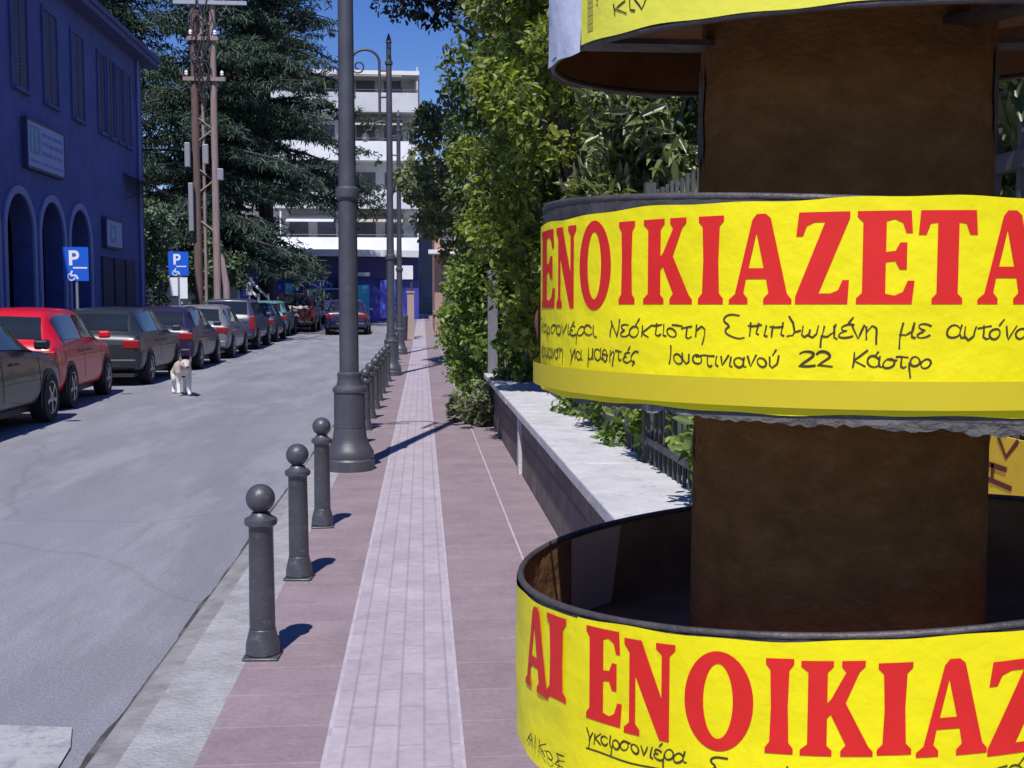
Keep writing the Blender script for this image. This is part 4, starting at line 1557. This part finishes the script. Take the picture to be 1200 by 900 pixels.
# ------------------------------------------------------------------ cars
def car(name_, loc, rz, label, body, L=4.05, W=1.70, H=1.45, style='hatch', group='cars parked along the far kerb', cat='car', rims='rim',
        rear_plate=True):
    root = empty(name_, loc, rz, label, cat, group)
    w2 = W / 2
    bz = .56 * H + .12                          # belt
    # stations: y, bottom, belt, roof, half width, roof half width
    if style == 'hatch':
        st_ = [(0.0, .38, .80 * bz, .82 * bz, .84 * w2, .74 * w2), (.03, .30, bz * .96, bz * .98, .93 * w2, .80 * w2),
               (.10, .26, bz, bz * 1.02, .97 * w2, .80 * w2), (.16, .25, bz * 1.005, bz + .07, .98 * w2, .78 * w2),
               (.42, .24, bz * 1.01, H - .12, w2, .70 * w2), (.55, .23, bz * 1.01, H - .045, w2, .70 * w2), (.95, .22, bz, H - .01, w2, .71 * w2), (1.6, .22, bz, H, w2, .72 * w2),
               (2.2, .22, bz * .99, H - .04, w2, .71 * w2), (L - .98, .22, bz * .98, bz * 1.02, w2, .80 * w2),
               (L - .5, .23, bz * .92, bz * .95, .98 * w2, .78 * w2), (L - .16, .26, bz * .80, bz * .83, .93 * w2, .70 * w2),
               (L - .04, .30, bz * .66, bz * .68, .84 * w2, .62 * w2), (L, .36, .55 * bz, .57 * bz, .74 * w2, .55 * w2)]
        rw = (.17, .41)
        sw = (.34, L - 1.2)
        wsd = (2.25, L - 1.02)
    elif style == 'sedan':
        st_ = [(0.0, .38, .82 * bz, .84 * bz, .82 * w2, .74 * w2), (.03, .30, bz * .97, bz * .99, .92 * w2, .80 * w2),
               (.12, .26, bz * 1.02, bz * 1.05, .97 * w2, .80 * w2), (.55, .24, bz * 1.01, bz * 1.05, w2, .80 * w2),
               (1.15, .23, bz, H - .06, w2, .68 * w2), (1.5, .22, bz, H, w2, .70 * w2), (2.3, .22, bz * .99, H - .02, w2, .71 * w2),
               (L - 1.15, .22, bz * .97, bz * 1.01, w2, .80 * w2),
               (L - .5, .23, bz * .90, bz * .93, .98 * w2, .78 * w2), (L - .12, .26, bz * .78, bz * .80, .92 * w2, .70 * w2),
               (L, .36, .55 * bz, .57 * bz, .76 * w2, .55 * w2)]
        rw = (.60, 1.12)
        sw = (.75, L - 1.4)
        wsd = (2.36, L - 1.19)
    else:                                        # suv / van
        st_ = [(0.0, .46, .85 * bz, .87 * bz, .88 * w2, .80 * w2), (.03, .38, bz, bz * 1.02, .95 * w2, .84 * w2),
               (.10, .34, bz, bz + .06, .98 * w2, .82 * w2), (.26, .32, bz, H - .07, w2, .78 * w2), (.40, .32, bz, H - .02, w2, .78 * w2),
               (1.6, .32, bz, H, w2, .80 * w2), (2.3, .32, bz, H - .03, w2, .78 * w2), (L - 1.0, .32, bz * .98, bz * 1.03, w2, .82 * w2),
               (L - .4, .33, bz * .94, bz * .98, .98 * w2, .80 * w2), (L - .05, .36, bz * .80, bz * .82, .90 * w2, .70 * w2),
               (L, .42, .6 * bz, .62 * bz, .80 * w2, .60 * w2)]
        rw = (.11, .255)
        sw = (.24, L - 1.2)
        wsd = (2.36, L - 1.04)

    SA = np.array(st_)

    def pchip(x, xs, ys_):
        h = np.diff(xs)
        dl = np.diff(ys_) / h
        m_ = np.zeros(len(xs))
        for i in range(1, len(xs) - 1):
            if dl[i - 1] * dl[i] > 0:
                w1, w2_ = 2 * h[i] + h[i - 1], h[i] + 2 * h[i - 1]
                m_[i] = (w1 + w2_) / (w1 / dl[i - 1] + w2_ / dl[i])
        m_[0], m_[-1] = dl[0], dl[-1]
        i = min(max(int(np.searchsorted(xs, x, side='right')) - 1, 0), len(xs) - 2)
        t = (x - xs[i]) / h[i]
        return ((2 * t ** 3 - 3 * t ** 2 + 1) * ys_[i] + (t ** 3 - 2 * t ** 2 + t) * h[i] * m_[i] + (-2 * t ** 3 + 3 * t ** 2) * ys_[i + 1] +
                (t ** 3 - t ** 2) * h[i] * m_[i + 1])

    FY = np.linspace(0, L, 90)
    FT = [[y] + [float(pchip(y, SA[:, 0], SA[:, c])) for c in range(1, 6)] for y in FY]
    st_fine = FT

    def sect(y):
        st_ = st_fine
        for i in range(len(st_) - 1):
            if st_[i][0] <= y <= st_[i + 1][0]:
                f = (y - st_[i][0]) / (st_[i + 1][0] - st_[i][0])
                s_ = [a + (b - a) * f for a, b in zip(st_[i], st_[i + 1])]
                break
        else:
            s_ = st_[-1]
        y, zb, zl, zr, w_, wr = s_
        zl = min(zl, zr - .005)
        return [(0, zb), (.90 * w_, zb), (w_, zb + .14), (w_ * 1.0, zb + (zl - zb) * .6), (w_ * .965, zl), (wr, zr - min(.05, (zr - zl) * .4)),
                (wr * .86, zr), (0, zr + .018)]

    def surf(y, u, sgn=1, off=0.0):
        P = sect(y)
        i = min(int(u), 6)
        f = u - i
        x = P[i][0] + (P[i + 1][0] - P[i][0]) * f
        z = P[i][1] + (P[i + 1][1] - P[i][1]) * f
        return Vector((sgn * x, y, z))

    b = MB()
    ys_ = sorted(set([s_[0] for s_ in st_] + list(np.linspace(.02, L - .02, 44))))
    n = 15
    vs, fs = [], []
    for y in ys_:
        P = sect(y)
        for _ in range(2):
            Q = [P[0]]
            for a_, b_ in zip(P[:-1], P[1:]):
                Q += [(a_[0] * .75 + b_[0] * .25, a_[1] * .75 + b_[1] * .25), (a_[0] * .25 + b_[0] * .75, a_[1] * .25 + b_[1] * .75)]
            P = Q + [P[-1]]
        ring = [(x, z) for x, z in P] + [(-x, z) for x, z in reversed(P[1:-1])]
        n = len(ring)
        vs += [(x, y, z) for x, z in ring]
    for j in range(len(ys_) - 1):
        for i in range(n):
            k = (i + 1) % n
            fs.append((j * n + i, j * n + k, (j + 1) * n + k, (j + 1) * n + i))
    fs.append(tuple(range(n)))
    fs.append(tuple(reversed(range((len(ys_) - 1) * n, len(ys_) * n))))
    b.add(vs, [tuple(reversed(f)) for f in fs])
    b.build('body', body, root, smooth=55)

    def patch(name, y0, y1, u0, u1, sgn, m, off=.006, ny=8, nu=3, inset=None, both=False):
        q = MB()
        vs = []
        for j in range(ny + 1):
            for k in range(nu + 1):
                y = y0 + (y1 - y0) * j / ny
                u = u0 + (u1 - u0) * k / nu
                p = surf(y, u, sgn)
                e = 1e-3
                du = surf(y, min(u + .02, 6.99), sgn) - surf(y, max(u - .02, 0), sgn)
                dy = surf(min(y + .01, L - .001), u, sgn) - surf(max(y - .01, .001), u, sgn)
                nn = du.cross(dy)
                if nn.length > 1e-9:
                    nn.normalize()
                if nn.dot(p - Vector((0, L / 2, .7))) < 0:
                    nn = -nn
                vs.append(p + nn * off)
        fs = [(j * (nu + 1) + k, j * (nu + 1) + k + 1, (j + 1) * (nu + 1) + k + 1, (j + 1) * (nu + 1) + k) for j in range(ny) for k in range(nu)]
        q.add(vs, fs)
        return q.build(name, m, root, smooth=50)

    def cross_glass(name, y0, y1):
        q = MB()
        vs = []
        ny, nx = 6, 8
        for j in range(ny + 1):
            y = y0 + (y1 - y0) * j / ny
            P = sect(y)
            for k in range(nx + 1):
                t = -1 + 2 * k / nx
                wx = P[6][0] * 1.02
                x = t * wx
                z = P[6][1] + (P[7][1] - P[6][1]) * (1 - abs(t))
                vs.append((x, y + (-.008 if y < L / 2 else .008), z + .006))
        fs = [(j * (nx + 1) + k, j * (nx + 1) + k + 1, (j + 1) * (nx + 1) + k + 1, (j + 1) * (nx + 1) + k) for j in range(ny) for k in range(nx)]
        q.add(vs, fs)
        return q.build(name, M['carglass'], root, smooth=60)

    cross_glass('rear_window', *rw)
    cross_glass('windshield', *wsd)
    mid = (sw[0] + sw[1]) / 2 + .05
    for sgn in (-1, 1):
        patch('side_window', sw[0] + .12, mid - .04, 4.14, 4.90, sgn, M['carglass'])
        patch('side_window', mid + .04, sw[1], 4.14, 4.90, sgn, M['carglass'])
        for yy in (sw[0] + .10, mid, sw[1] + .05):
            patch('door_seam', yy - .008, yy + .008, 2.05, 4.0, sgn, M['trimdark'], off=.002, ny=1, nu=8)
        q = MB()
        x0, x1 = sorted((sgn * .60 * w2, sgn * .955 * w2))
        if style == 'suv':
            x0, x1 = sorted((sgn * .80 * w2, sgn * .975 * w2))
            q.box(x0, x1, -.012, .12, bz * .62, bz * 1.05)
        else:
            q.box(x0, x1, -.012, .085, bz * .74, bz * .92)
        bevel(q.build('tail_light', M['tail'], root), .02)
        q = MB()
        x0, x1 = sorted((sgn * (w2 - .01), sgn * (w2 + .17)))
        q.box(x0, x1, sw[1] - .18, sw[1] - .06, bz + .03, bz + .15)
        bevel(q.build('side_mirror', body, root), .03)
        for yy in (mid - .22, sw[1] - .35 - .5):
            q = MB()
            x0, x1 = sorted((sgn * (w2 * .985), sgn * (w2 + .02)))
            q.box(x0, x1, yy - .1, yy + .08, bz * .86, bz * .86 + .03)
            q.build('door_handle', M['trimdark'], root)
        for yy in (.72, L - .80):
            R_ = .315 if style != 'suv' else .36
            aq = MB()
            n_ = 24
            xo = sgn * (w2 + .004)
            vs = [(xo, yy, R_)]
            for i in range(n_ + 1):
                t = PI * (i / n_ * 1.16 - .08)
                vs.append((xo, yy + math.cos(t) * (R_ + .055), R_ + math.sin(t) * (R_ + .055)))
            fs = [(0, i + 1, i + 2) if sgn > 0 else (0, i + 2, i + 1) for i in range(n_)]
            aq.add(vs, fs)
            aq.build('wheel_arch', M['trimdark'], root)
            wq = MB()
            prof = [(R_ * .62, -.09), (R_ * .96, -.10), (R_, -.07), (R_, .07), (R_ * .96, .10), (R_ * .64, .095)]
            wq.lathe(prof, n=28)
            wh = wq.build('wheel', M['tyre'], root, smooth=40)
            wh.rotation_euler = (0, sgn * PI / 2, 0)
            wh.location = (sgn * (w2 - .075), yy, R_)
            rq = MB()
            rq.lathe([(.03, .095), (R_ * .2, .10), (R_ * .22, .085), (R_ * .60, .092), (R_ * .66, .10), (R_ * .66, .05)], n=28, cap=True)
            for k in range(5):
                a = 2 * PI * k / 5
                rq.add([(math.cos(a + d) * r_, math.sin(a + d) * r_, .103) for r_, d in
                        ((R_ * .22, -.25), (R_ * .58, -.16), (R_ * .58, .16), (R_ * .22, .25))], [(0, 1, 2, 3)])
            rq.build('rim', M[rims], wh, smooth=40)
    q = MB()
    q.box(-w2 * .90, w2 * .90, -.035, .10, .33, .50)
    bevel(q.build('rear_bumper', body if style != 'suv' else M['trimdark'], root), .03)
    q = MB()
    q.box(-.26, .26, -.05 if style == 'x' else -.028, -.002, .60 * bz + .06, .60 * bz + .17)
    if rear_plate:
        q.build('licence_plate', M['plate_white'], root)
    q = MB()
    q.box(-w2 * .55, w2 * .55, -.040, -.034, .36, .42)
    q.build('bumper_trim', M['trimdark'], root)
    q = MB()
    q.box(-w2 * .82, w2 * .82, .02, L - .1, .17, .24)
    q.build('underbody', M['trimdark'], root)
    return root


XR = -5.12
cars = [
    # rear y, right side x, length, width, height, style, paint, rotation, label
    (11.2, -4.68, 4.15, 1.70, 1.42, 'hatch', (.012, .013, .017), .02, 'black car nearest on the left, cropped by the photo edge'),
    (15.75, -5.02, 3.95, 1.68, 1.44, 'hatch', (.55, .008, .022), .07, 'bright red hatchback between the two nearest black cars'),
    (20.75, XR, 4.15, 1.72, 1.44, 'hatch', (.022, .027, .033), .02, 'dark grey hatchback parked directly ahead of the red car'),
    (25.5, XR, 4.0, 1.70, 1.46, 'hatch', (.022, .016, .05), .02, 'dark purple hatchback parked behind the dog'),
    (30.3, XR - .05, 4.0, 1.70, 1.46, 'hatch', (.15, .16, .18), .02, 'silver grey hatchback fifth along the parked row'),
    (35.0, XR - .05, 4.3, 1.74, 1.60, 'suv', (.035, .045, .10), .02, 'dark blue tall car sixth along the parked row'),
    (40.0, XR - .1, 4.2, 1.72, 1.42, 'sedan', (.055, .07, .08), .02, 'grey saloon seventh along the parked row'),
    (45.0, XR - .25, 4.0, 1.70, 1.45, 'hatch', (.10, .22, .22), .02, 'pale teal car, eighth along the row, beside the maroon one'),
    (49.5, -4.75, 4.4, 1.85, 1.72, 'suv', (.075, .012, .02), .02, 'maroon off-roader at the far end of the parked row'),
]
for i, (y, xr, L, W, H, sty, c, rz, lab) in enumerate(cars):
    car('parked_car', (xr - W / 2 + math.sin(rz) * 0, y, zg(y) - .115), rz, lab, paint('car_paint', c), L, W, H, sty)
    # pitch up with the slope of the street
    o = bpy.context.scene.collection.objects
car('moving_car', (-3.15, 46.5, zg(46.5) - .115), 0.01, 'navy blue car driving away behind the nearest lamp post', paint('navy_paint', (.02, .022, .07)), 3.9, 1.75, 1.48,
    'hatch', None)
car('white_van', (-4.6, 61, zg(61) - .115), .25, 'small white van far up the street beside the navy car', paint('white_van_paint', (.7, .7, .72)), 4.4, 1.8, 1.95, 'suv',
    None, cat='van')

# white tilted poles sticking up by the teal car
bar = empty('barrier', (-7.6, 48.5, zg(48)), 0, 'two slanted white bars rising over the parked cars by the short tree', 'barrier')
for dx in (0, .42):
    q = MB()
    q.tube([(-.35 + dx, 0, 2.35), (.55 + dx, 0, 1.45)], .06, n=8)
    q.build('bar', M['white'], bar)
q = MB()
q.tube([(.6, 0, -.2), (.6, 0, 1.6)], .07, n=8)
q.tube([(1.0, 0, -.2), (1.0, 0, 1.6)], .07, n=8)
q.build('stand', M['galv'], bar)

# ------------------------------------------------------------------ dog
def skin_body(name, verts, edges, radii, m, parent=None, sub=2, rootv=0):
    me = bpy.data.meshes.new(name)
    me.from_pydata(verts, edges, [])
    me.materials.append(m)
    o = bpy.data.objects.new(name, me)
    COL.objects.link(o)
    o.parent = parent
    sk = o.modifiers.new('skin', 'SKIN')
    sk.use_smooth_shade = True
    lay = me.skin_vertices[0] if me.skin_vertices else None
    if lay is None:
        bm = bmesh.new()
        bm.from_mesh(me)
        bm.verts.layers.skin.verify()
        bm.to_mesh(me)
        bm.free()
        lay = me.skin_vertices[0]
    for i, r in enumerate(radii):
        lay.data[i].radius = r if isinstance(r, tuple) else (r, r)
        lay.data[i].use_root = (i == rootv)
    if sub:
        ss = o.modifiers.new('sub', 'SUBSURF')
        ss.levels = ss.render_levels = sub
    return o


def dog_coat():
    m = bpy.data.materials.new('dog_coat')
    m.use_nodes = True
    t = m.node_tree
    b = t.nodes["Principled BSDF"]
    b.inputs["Roughness"].default_value = .9
    tc = _n(t, "ShaderNodeTexCoord")
    n = _n(t, "ShaderNodeTexNoise")
    n.inputs["Scale"].default_value = 9
    n.inputs["Detail"].default_value = 6
    t.links.new(tc.outputs["Object"], n.inputs["Vector"])
    sp = _n(t, "ShaderNodeSeparateXYZ")
    t.links.new(tc.outputs["Object"], sp.inputs[0])
    ad = _n(t, "ShaderNodeMath", operation='MULTIPLY_ADD')
    ad.inputs[1].default_value = .35
    t.links.new(n.outputs["Fac"], ad.inputs[0])
    t.links.new(sp.outputs["Z"], ad.inputs[2])
    r = _n(t, "ShaderNodeValToRGB")
    e = r.color_ramp.elements
    e[0].position = .40
    e[0].color = (.80, .77, .73, 1)
    e[1].position = .64
    e[1].color = (.50, .42, .37, 1)
    x = e.new(.56)
    x.color = (.72, .66, .60, 1)
    t.links.new(ad.outputs[0], r.inputs[0])
    t.links.new(r.outputs[0], b.inputs["Base Color"])
    n2 = _n(t, "ShaderNodeTexNoise")
    n2.inputs["Scale"].default_value = 60
    t.links.new(tc.outputs["Object"], n2.inputs["Vector"])
    bp = _n(t, "ShaderNodeBump")
    bp.inputs["Strength"].default_value = .6
    t.links.new(n2.outputs["Fac"], bp.inputs["Height"])
    t.links.new(bp.outputs[0], b.inputs["Normal"])
    return m


dog = empty('dog', (-3.90, 18.5, -.115), rad(20), 'cream and grey dog walking on the road toward the viewer', 'dog')
# local: the dog looks along -y
V = [(0, .18, .43), (0, .36, .45), (0, .52, .44), (0, .0, .43), (0, -.10, .46), (0, -.19, .525), (0, -.25, .54), (0, -.33, .515), (0, -.41, .49),
     # front legs
     (.075, -.03, .36), (.078, -.06, .21), (.078, -.06, .06), (.078, -.09, .02),
     (-.075, .0, .36), (-.08, .03, .22), (-.08, .0, .08), (-.08, -.02, .04),
     # hind legs
     (.08, .48, .36), (.085, .40, .26), (.085, .52, .15), (.085, .49, .04), (.085, .45, .02),
     (-.08, .50, .36), (-.085, .46, .25), (-.085, .60, .15), (-.085, .60, .04), (-.085, .56, .02),
     # tail
     (.0, .60, .46), (-.03, .69, .41), (-.04, .73, .32), (-.03, .72, .23)]
E_ = [(0, 1), (1, 2), (0, 3), (3, 4), (4, 5), (5, 6), (6, 7), (7, 8), (3, 9), (9, 10), (10, 11), (11, 12), (3, 13), (13, 14), (14, 15), (15, 16),
      (2, 17), (17, 18), (18, 19), (19, 20), (20, 21), (2, 22), (22, 23), (23, 24), (24, 25), (25, 26), (2, 27), (27, 28), (28, 29), (29, 30)]
RD = [(.125, .14), (.115, .12), (.10, .11), (.12, .15), (.115, .125), (.10, .10), (.098, .092), (.055, .052), (.038, .036),
      .06, .038, .03, .035, .06, .038, .03, .035, .075, .055, .032, .028, .034, .075, .055, .032, .028, .034, .045, .045, .042, .02]
body = skin_body('body', V, E_, RD, dog_coat(), dog)
q = MB()
for sgn in (-1, 1):
    q.add([(sgn * .04, -.245, .60), (sgn * .10, -.235, .575), (sgn * .09, -.24, .665), (sgn * .07, -.20, .59)],
          [(0, 1, 2), (1, 3, 2), (3, 0, 2), (0, 3, 1)])
q.build('ears', mat('dog_ear', (.24, .19, .17), .9, var=.2), dog)
q = MB()
q.lathe([(.002, -.02), (.018, -.01), (.02, .005), (.002, .018)], 0, -.445, n=10, z0=.495)
for sgn in (-1, 1):
    q.lathe([(.002, -.012), (.011, 0), (.002, .012)], sgn * .045, -.335, n=8, z0=.553)
q.build('face', M['trimdark'], dog, smooth=60)

# ------------------------------------------------------------------ far end of the street
# curved shop with purple-blue front under a white slab
SHY = 66.0
sz = zg(60)
shop = empty('corner_shop', (-5.0, SHY, sz), 0, 'low purple-blue shop front with rounded white canopy at the street end', 'shop')


def curve_x(t):                  # front edge of the canopy, bowing toward the viewer at the left
    x = -5.6 + 10.4 * t
    y = -1.2 * (1 - (2 * t - .9) ** 2)
    return x, y


def canopy(mb, z0, z1, out=0.0, back=6.0, t0=0.0, t1=1.0):
    n = 16
    top, bot = [], []
    vs = []
    for i in range(n + 1):
        x, y = curve_x(t0 + (t1 - t0) * i / n)
        vs += [(x, y - out, z0), (x, y - out, z1), (x, back, z0), (x, back, z1)]
    fs = []
    for i in range(n):
        a, b = i * 4, i * 4 + 4
        fs += [(a, b, b + 1, a + 1), (a + 1, b + 1, b + 3, a + 3), (a, a + 2, b + 2, b)]
    fs += [(0, 1, 3, 2), (n * 4, n * 4 + 2, n * 4 + 3, n * 4 + 1)]
    mb.add(vs, fs)


q = MB()
canopy(q, 4.02 - .3, 4.4 - .3, out=.9)
q.build('canopy', M['white'], shop)
q = MB()
canopy(q, 2.45, 3.7, out=.15)
q.build('fascia', M['shopblue'], shop)
q = MB()
canopy(q, 0, 2.44, out=-.05)
q.build('wall', mat('shop_wall', (.06, .065, .36), .5, var=.3, scale=.5), shop)
for x, w_, m_, z0, z1 in ((-.9, .9, 'shoppanel', .2, 2.4), (-2.6, .5, 'cyan', .6, 2.2), (1.55, .8, 'cyan', .5, 2.1), (3.0, .9, 'shoppanel', .2, 2.4),
                          (-4.6, .7, 'pane', .2, 2.3), (.4, .7, 'pane', .2, 2.3)):
    t = (x + 5.6) / 10.4
    _, yy = curve_x(t)
    q = MB()
    q.box(x - w_ / 2, x + w_ / 2, yy - .06 - .17, yy - .17 + .06, z0, z1)
    q.build('panel', M[m_], shop)
for x, z in ((-2.6, 2.55), (1.5, 2.6)):
    t = (x + 5.6) / 10.4
    _, yy = curve_x(t)
    q = MB()
    q.box(x - .5, x + .5, yy - .35, yy - .2, z, z + .22)
    q.build('light_box', M['white'], shop)
q = MB()
q.box(-4.9, -4.55, -2.2, -2.05, 1.5, 2.5)
q.tube([(-4.72, -2.1, 0), (-4.72, -2.1, 1.5)], .05, n=8)
tag(q.build('totem_sign', M['white'], None, loc=(-5.0, SHY, sz)), 'small white totem sign before the left end of the shop', 'sign')

# white apartment block above and behind the shop
ap = empty('apartment_block', (-4.8, 74, sz), 0, 'white apartment block with stacked balconies at the end of the street', 'building')
q = MB()
q.box(-9, 4.4, 0, 12, 0, 15.5)
q.build('wall', M['apt_wall'], ap)
for fl_ in range(4):
    z = 4.3 + fl_ * 3.05
    q = MB()
    q.box(-8.8, 4.6, -1.9, -.002, z - .2, z)
    bo = q.build('balcony', M['apt_wall'], ap)
    q = MB()
    q.box(-8.8, 4.6, -1.98, -1.90, z - .26, z + .95)
    for x in (-8.8, -4.2, .3, 4.52):
        q.box(x, x + .08, -1.89, -.01, z + .002, z + 2.6)
    q.build('parapet', M['apt_grey'] if fl_ % 2 else M['apt_wall'], bo)
    q = MB()
    q.tube([(-8.8, -1.94, z + 1.12), (4.6, -1.94, z + 1.12)], .025, n=5)
    for k in range(68):
        q.box(-8.78 + k * .2, -8.755 + k * .2, -1.952, -1.928, z + .95, z + 1.1)
    q.build('railing', M['iron2'], bo)
    for k, x in enumerate((-6.9, -2.3, 2.1)):
        if (k + fl_) % 3:
            q = MB()
            q.add([(x - 1.5, -.02, z + 2.6), (x + 1.5, -.02, z + 2.6), (x + 1.5, -2.25, z + 1.95), (x - 1.5, -2.25, z + 1.95),
                   (x - 1.5, -.02, z + 2.56), (x + 1.5, -.02, z + 2.56), (x + 1.5, -2.25, z + 1.91), (x - 1.5, -2.25, z + 1.91)],
                  [(0, 3, 2, 1), (4, 5, 6, 7), (3, 7, 6, 2), (0, 4, 7, 3), (1, 2, 6, 5)])
            q.build('sun_blind', M['blind'] if k != 1 else M['apt_grey'], bo)
    for x in (-4.9, -.4, 3.9):
        q = MB()
        q.box(x - .4, x + .4, -.32, -.004, z + 1.6, z + 2.15)
        q.build('air_conditioner', M['apt_grey'], bo)
    for x in (-7.8, -6.0, -3.2, -1.4, 1.2, 3.0):
        q = MB()
        q.box(x - .6, x + .6, -.05, -.003, z + .05, z + 2.25)
        q.build('balcony_door', M['apt_dark'], bo)
q = MB()
q.box(-9.2, 4.7, -2.1, 12.2, 15.5, 15.75)
q.build('roof', M['white'], ap)

# tan and terracotta buildings on the right of the far pavement
tb = empty('terracotta_house', (0.6, 44, zg(44)), 0, 'pinkish house half hidden by trees at the far end of the pavement', 'house')
q = MB()
q.box(-.1, 6, 0, 10, -.2, 6.6)
q.build('wall', M['terra'], tb)
q = MB()
q.box(-.4, 6.3, -.4, 10.3, 6.6, 6.85)
q.build('roof', M['tan'], tb)
for x, z in ((.6, 3.6), (2.1, 3.6), (.6, .9)):
    q = MB()
    q.box(x - .4, x + .4, -.06, -.003, z, z + 1.5)
    q.build('window', M['apt_dark'], tb)
q = MB()
q.box(-.35, 1.6, -.9, -.01, 3.15, 3.3)
q.build('balcony', M['white'], tb)
gp = empty('gate_pillar', (-.45, 40, zg(40)), 0, 'tan masonry pillar at the end of the pavement, right of the lamps', 'pillar')
q = MB()
q.box(-.08, .16, -.12, .12, 0, 1.65)
q.build('shaft', M['tan'], gp)
q = MB()
q.box(-.11, .19, -.15, .15, 1.65, 1.72)
q.build('cap', M['terra'], gp)
ws = empty('shop_sign', (-.75, 41, zg(41)), 0, 'plain white sign panel on a post at the end of the pavement', 'sign')
q = MB()
q.box(-.42, .42, -.04, .04, 2.15, 2.65)
q.build('panel', M['white'], ws)
q = MB()
q.tube([(.36, .06, 0), (.36, .06, 2.6)], .05, n=8)
q.build('post', M['iron2'], ws)
bn = empty('litter_bin', (-.72, 39, zg(39)), 0, 'small dark bin under the white sign at the end of the pavement', 'bin')
q = MB()
q.lathe([(.16, 0), (.2, .08), (.22, .75), (.23, .80)], n=16)
q.build('bin_body', M['iron2'], bn, smooth=40)
q = MB()
q.lathe([(.235, .80), (.22, .88), (.05, .93)], n=16)
q.build('lid', M['iron'], bn, smooth=40)
gb = empty('grey_house', (4.6, 82, zg(80)), 0, 'distant grey house closing the view beyond the far pavement', 'house')
q = MB()
q.box(-5.2, 7, 0, 9, -.3, 7.4)
q.build('wall', M['concrete'], gb)
q = MB()
q.box(-5.5, 7.3, -.4, 9.3, 7.4, 7.7)
q.build('roof', M['terra'], gb)
for x in (-4.2, -2.2, .2):
    for z in (1.2, 4.4):
        q = MB()
        q.box(x - .5, x + .5, -.06, -.003, z, z + 1.6)
        q.build('window', M['apt_dark'], gb)
rng_ = random.Random(77)
for i, (x, y, lab) in enumerate([(-22, 88, 'distant round tree left of the apartment block'), (-33, 92, 'leftmost distant tree behind the blue building'),
                                 (-15.5, 92, 'distant tree tight against the left side of the apartment block')]):
    cl = blob_clumps(x, y, 6.0, 4.2, 3, 4.5, 30, 1.5, 80 + i)
    leafy_tree(x, y, zg(80), lab, cl, 6000, .4, LM['farleaf'], 7, 90 + i, group='distant trees', rad_=.25)
gw = empty('garden_wall', (-13, 53, zg(53)), 0, 'low pale garden wall glimpsed between trees beyond the blue building', 'wall')
q = MB()
q.box(-7, 4.4, 0, .25, -.3, 1.9)
q.build('wall', M['apt_wall'], gw)
q = MB()
q.box(-7.05, 4.45, -.05, .30, 1.9, 2.0)
q.build('coping', M['concrete'], gw)
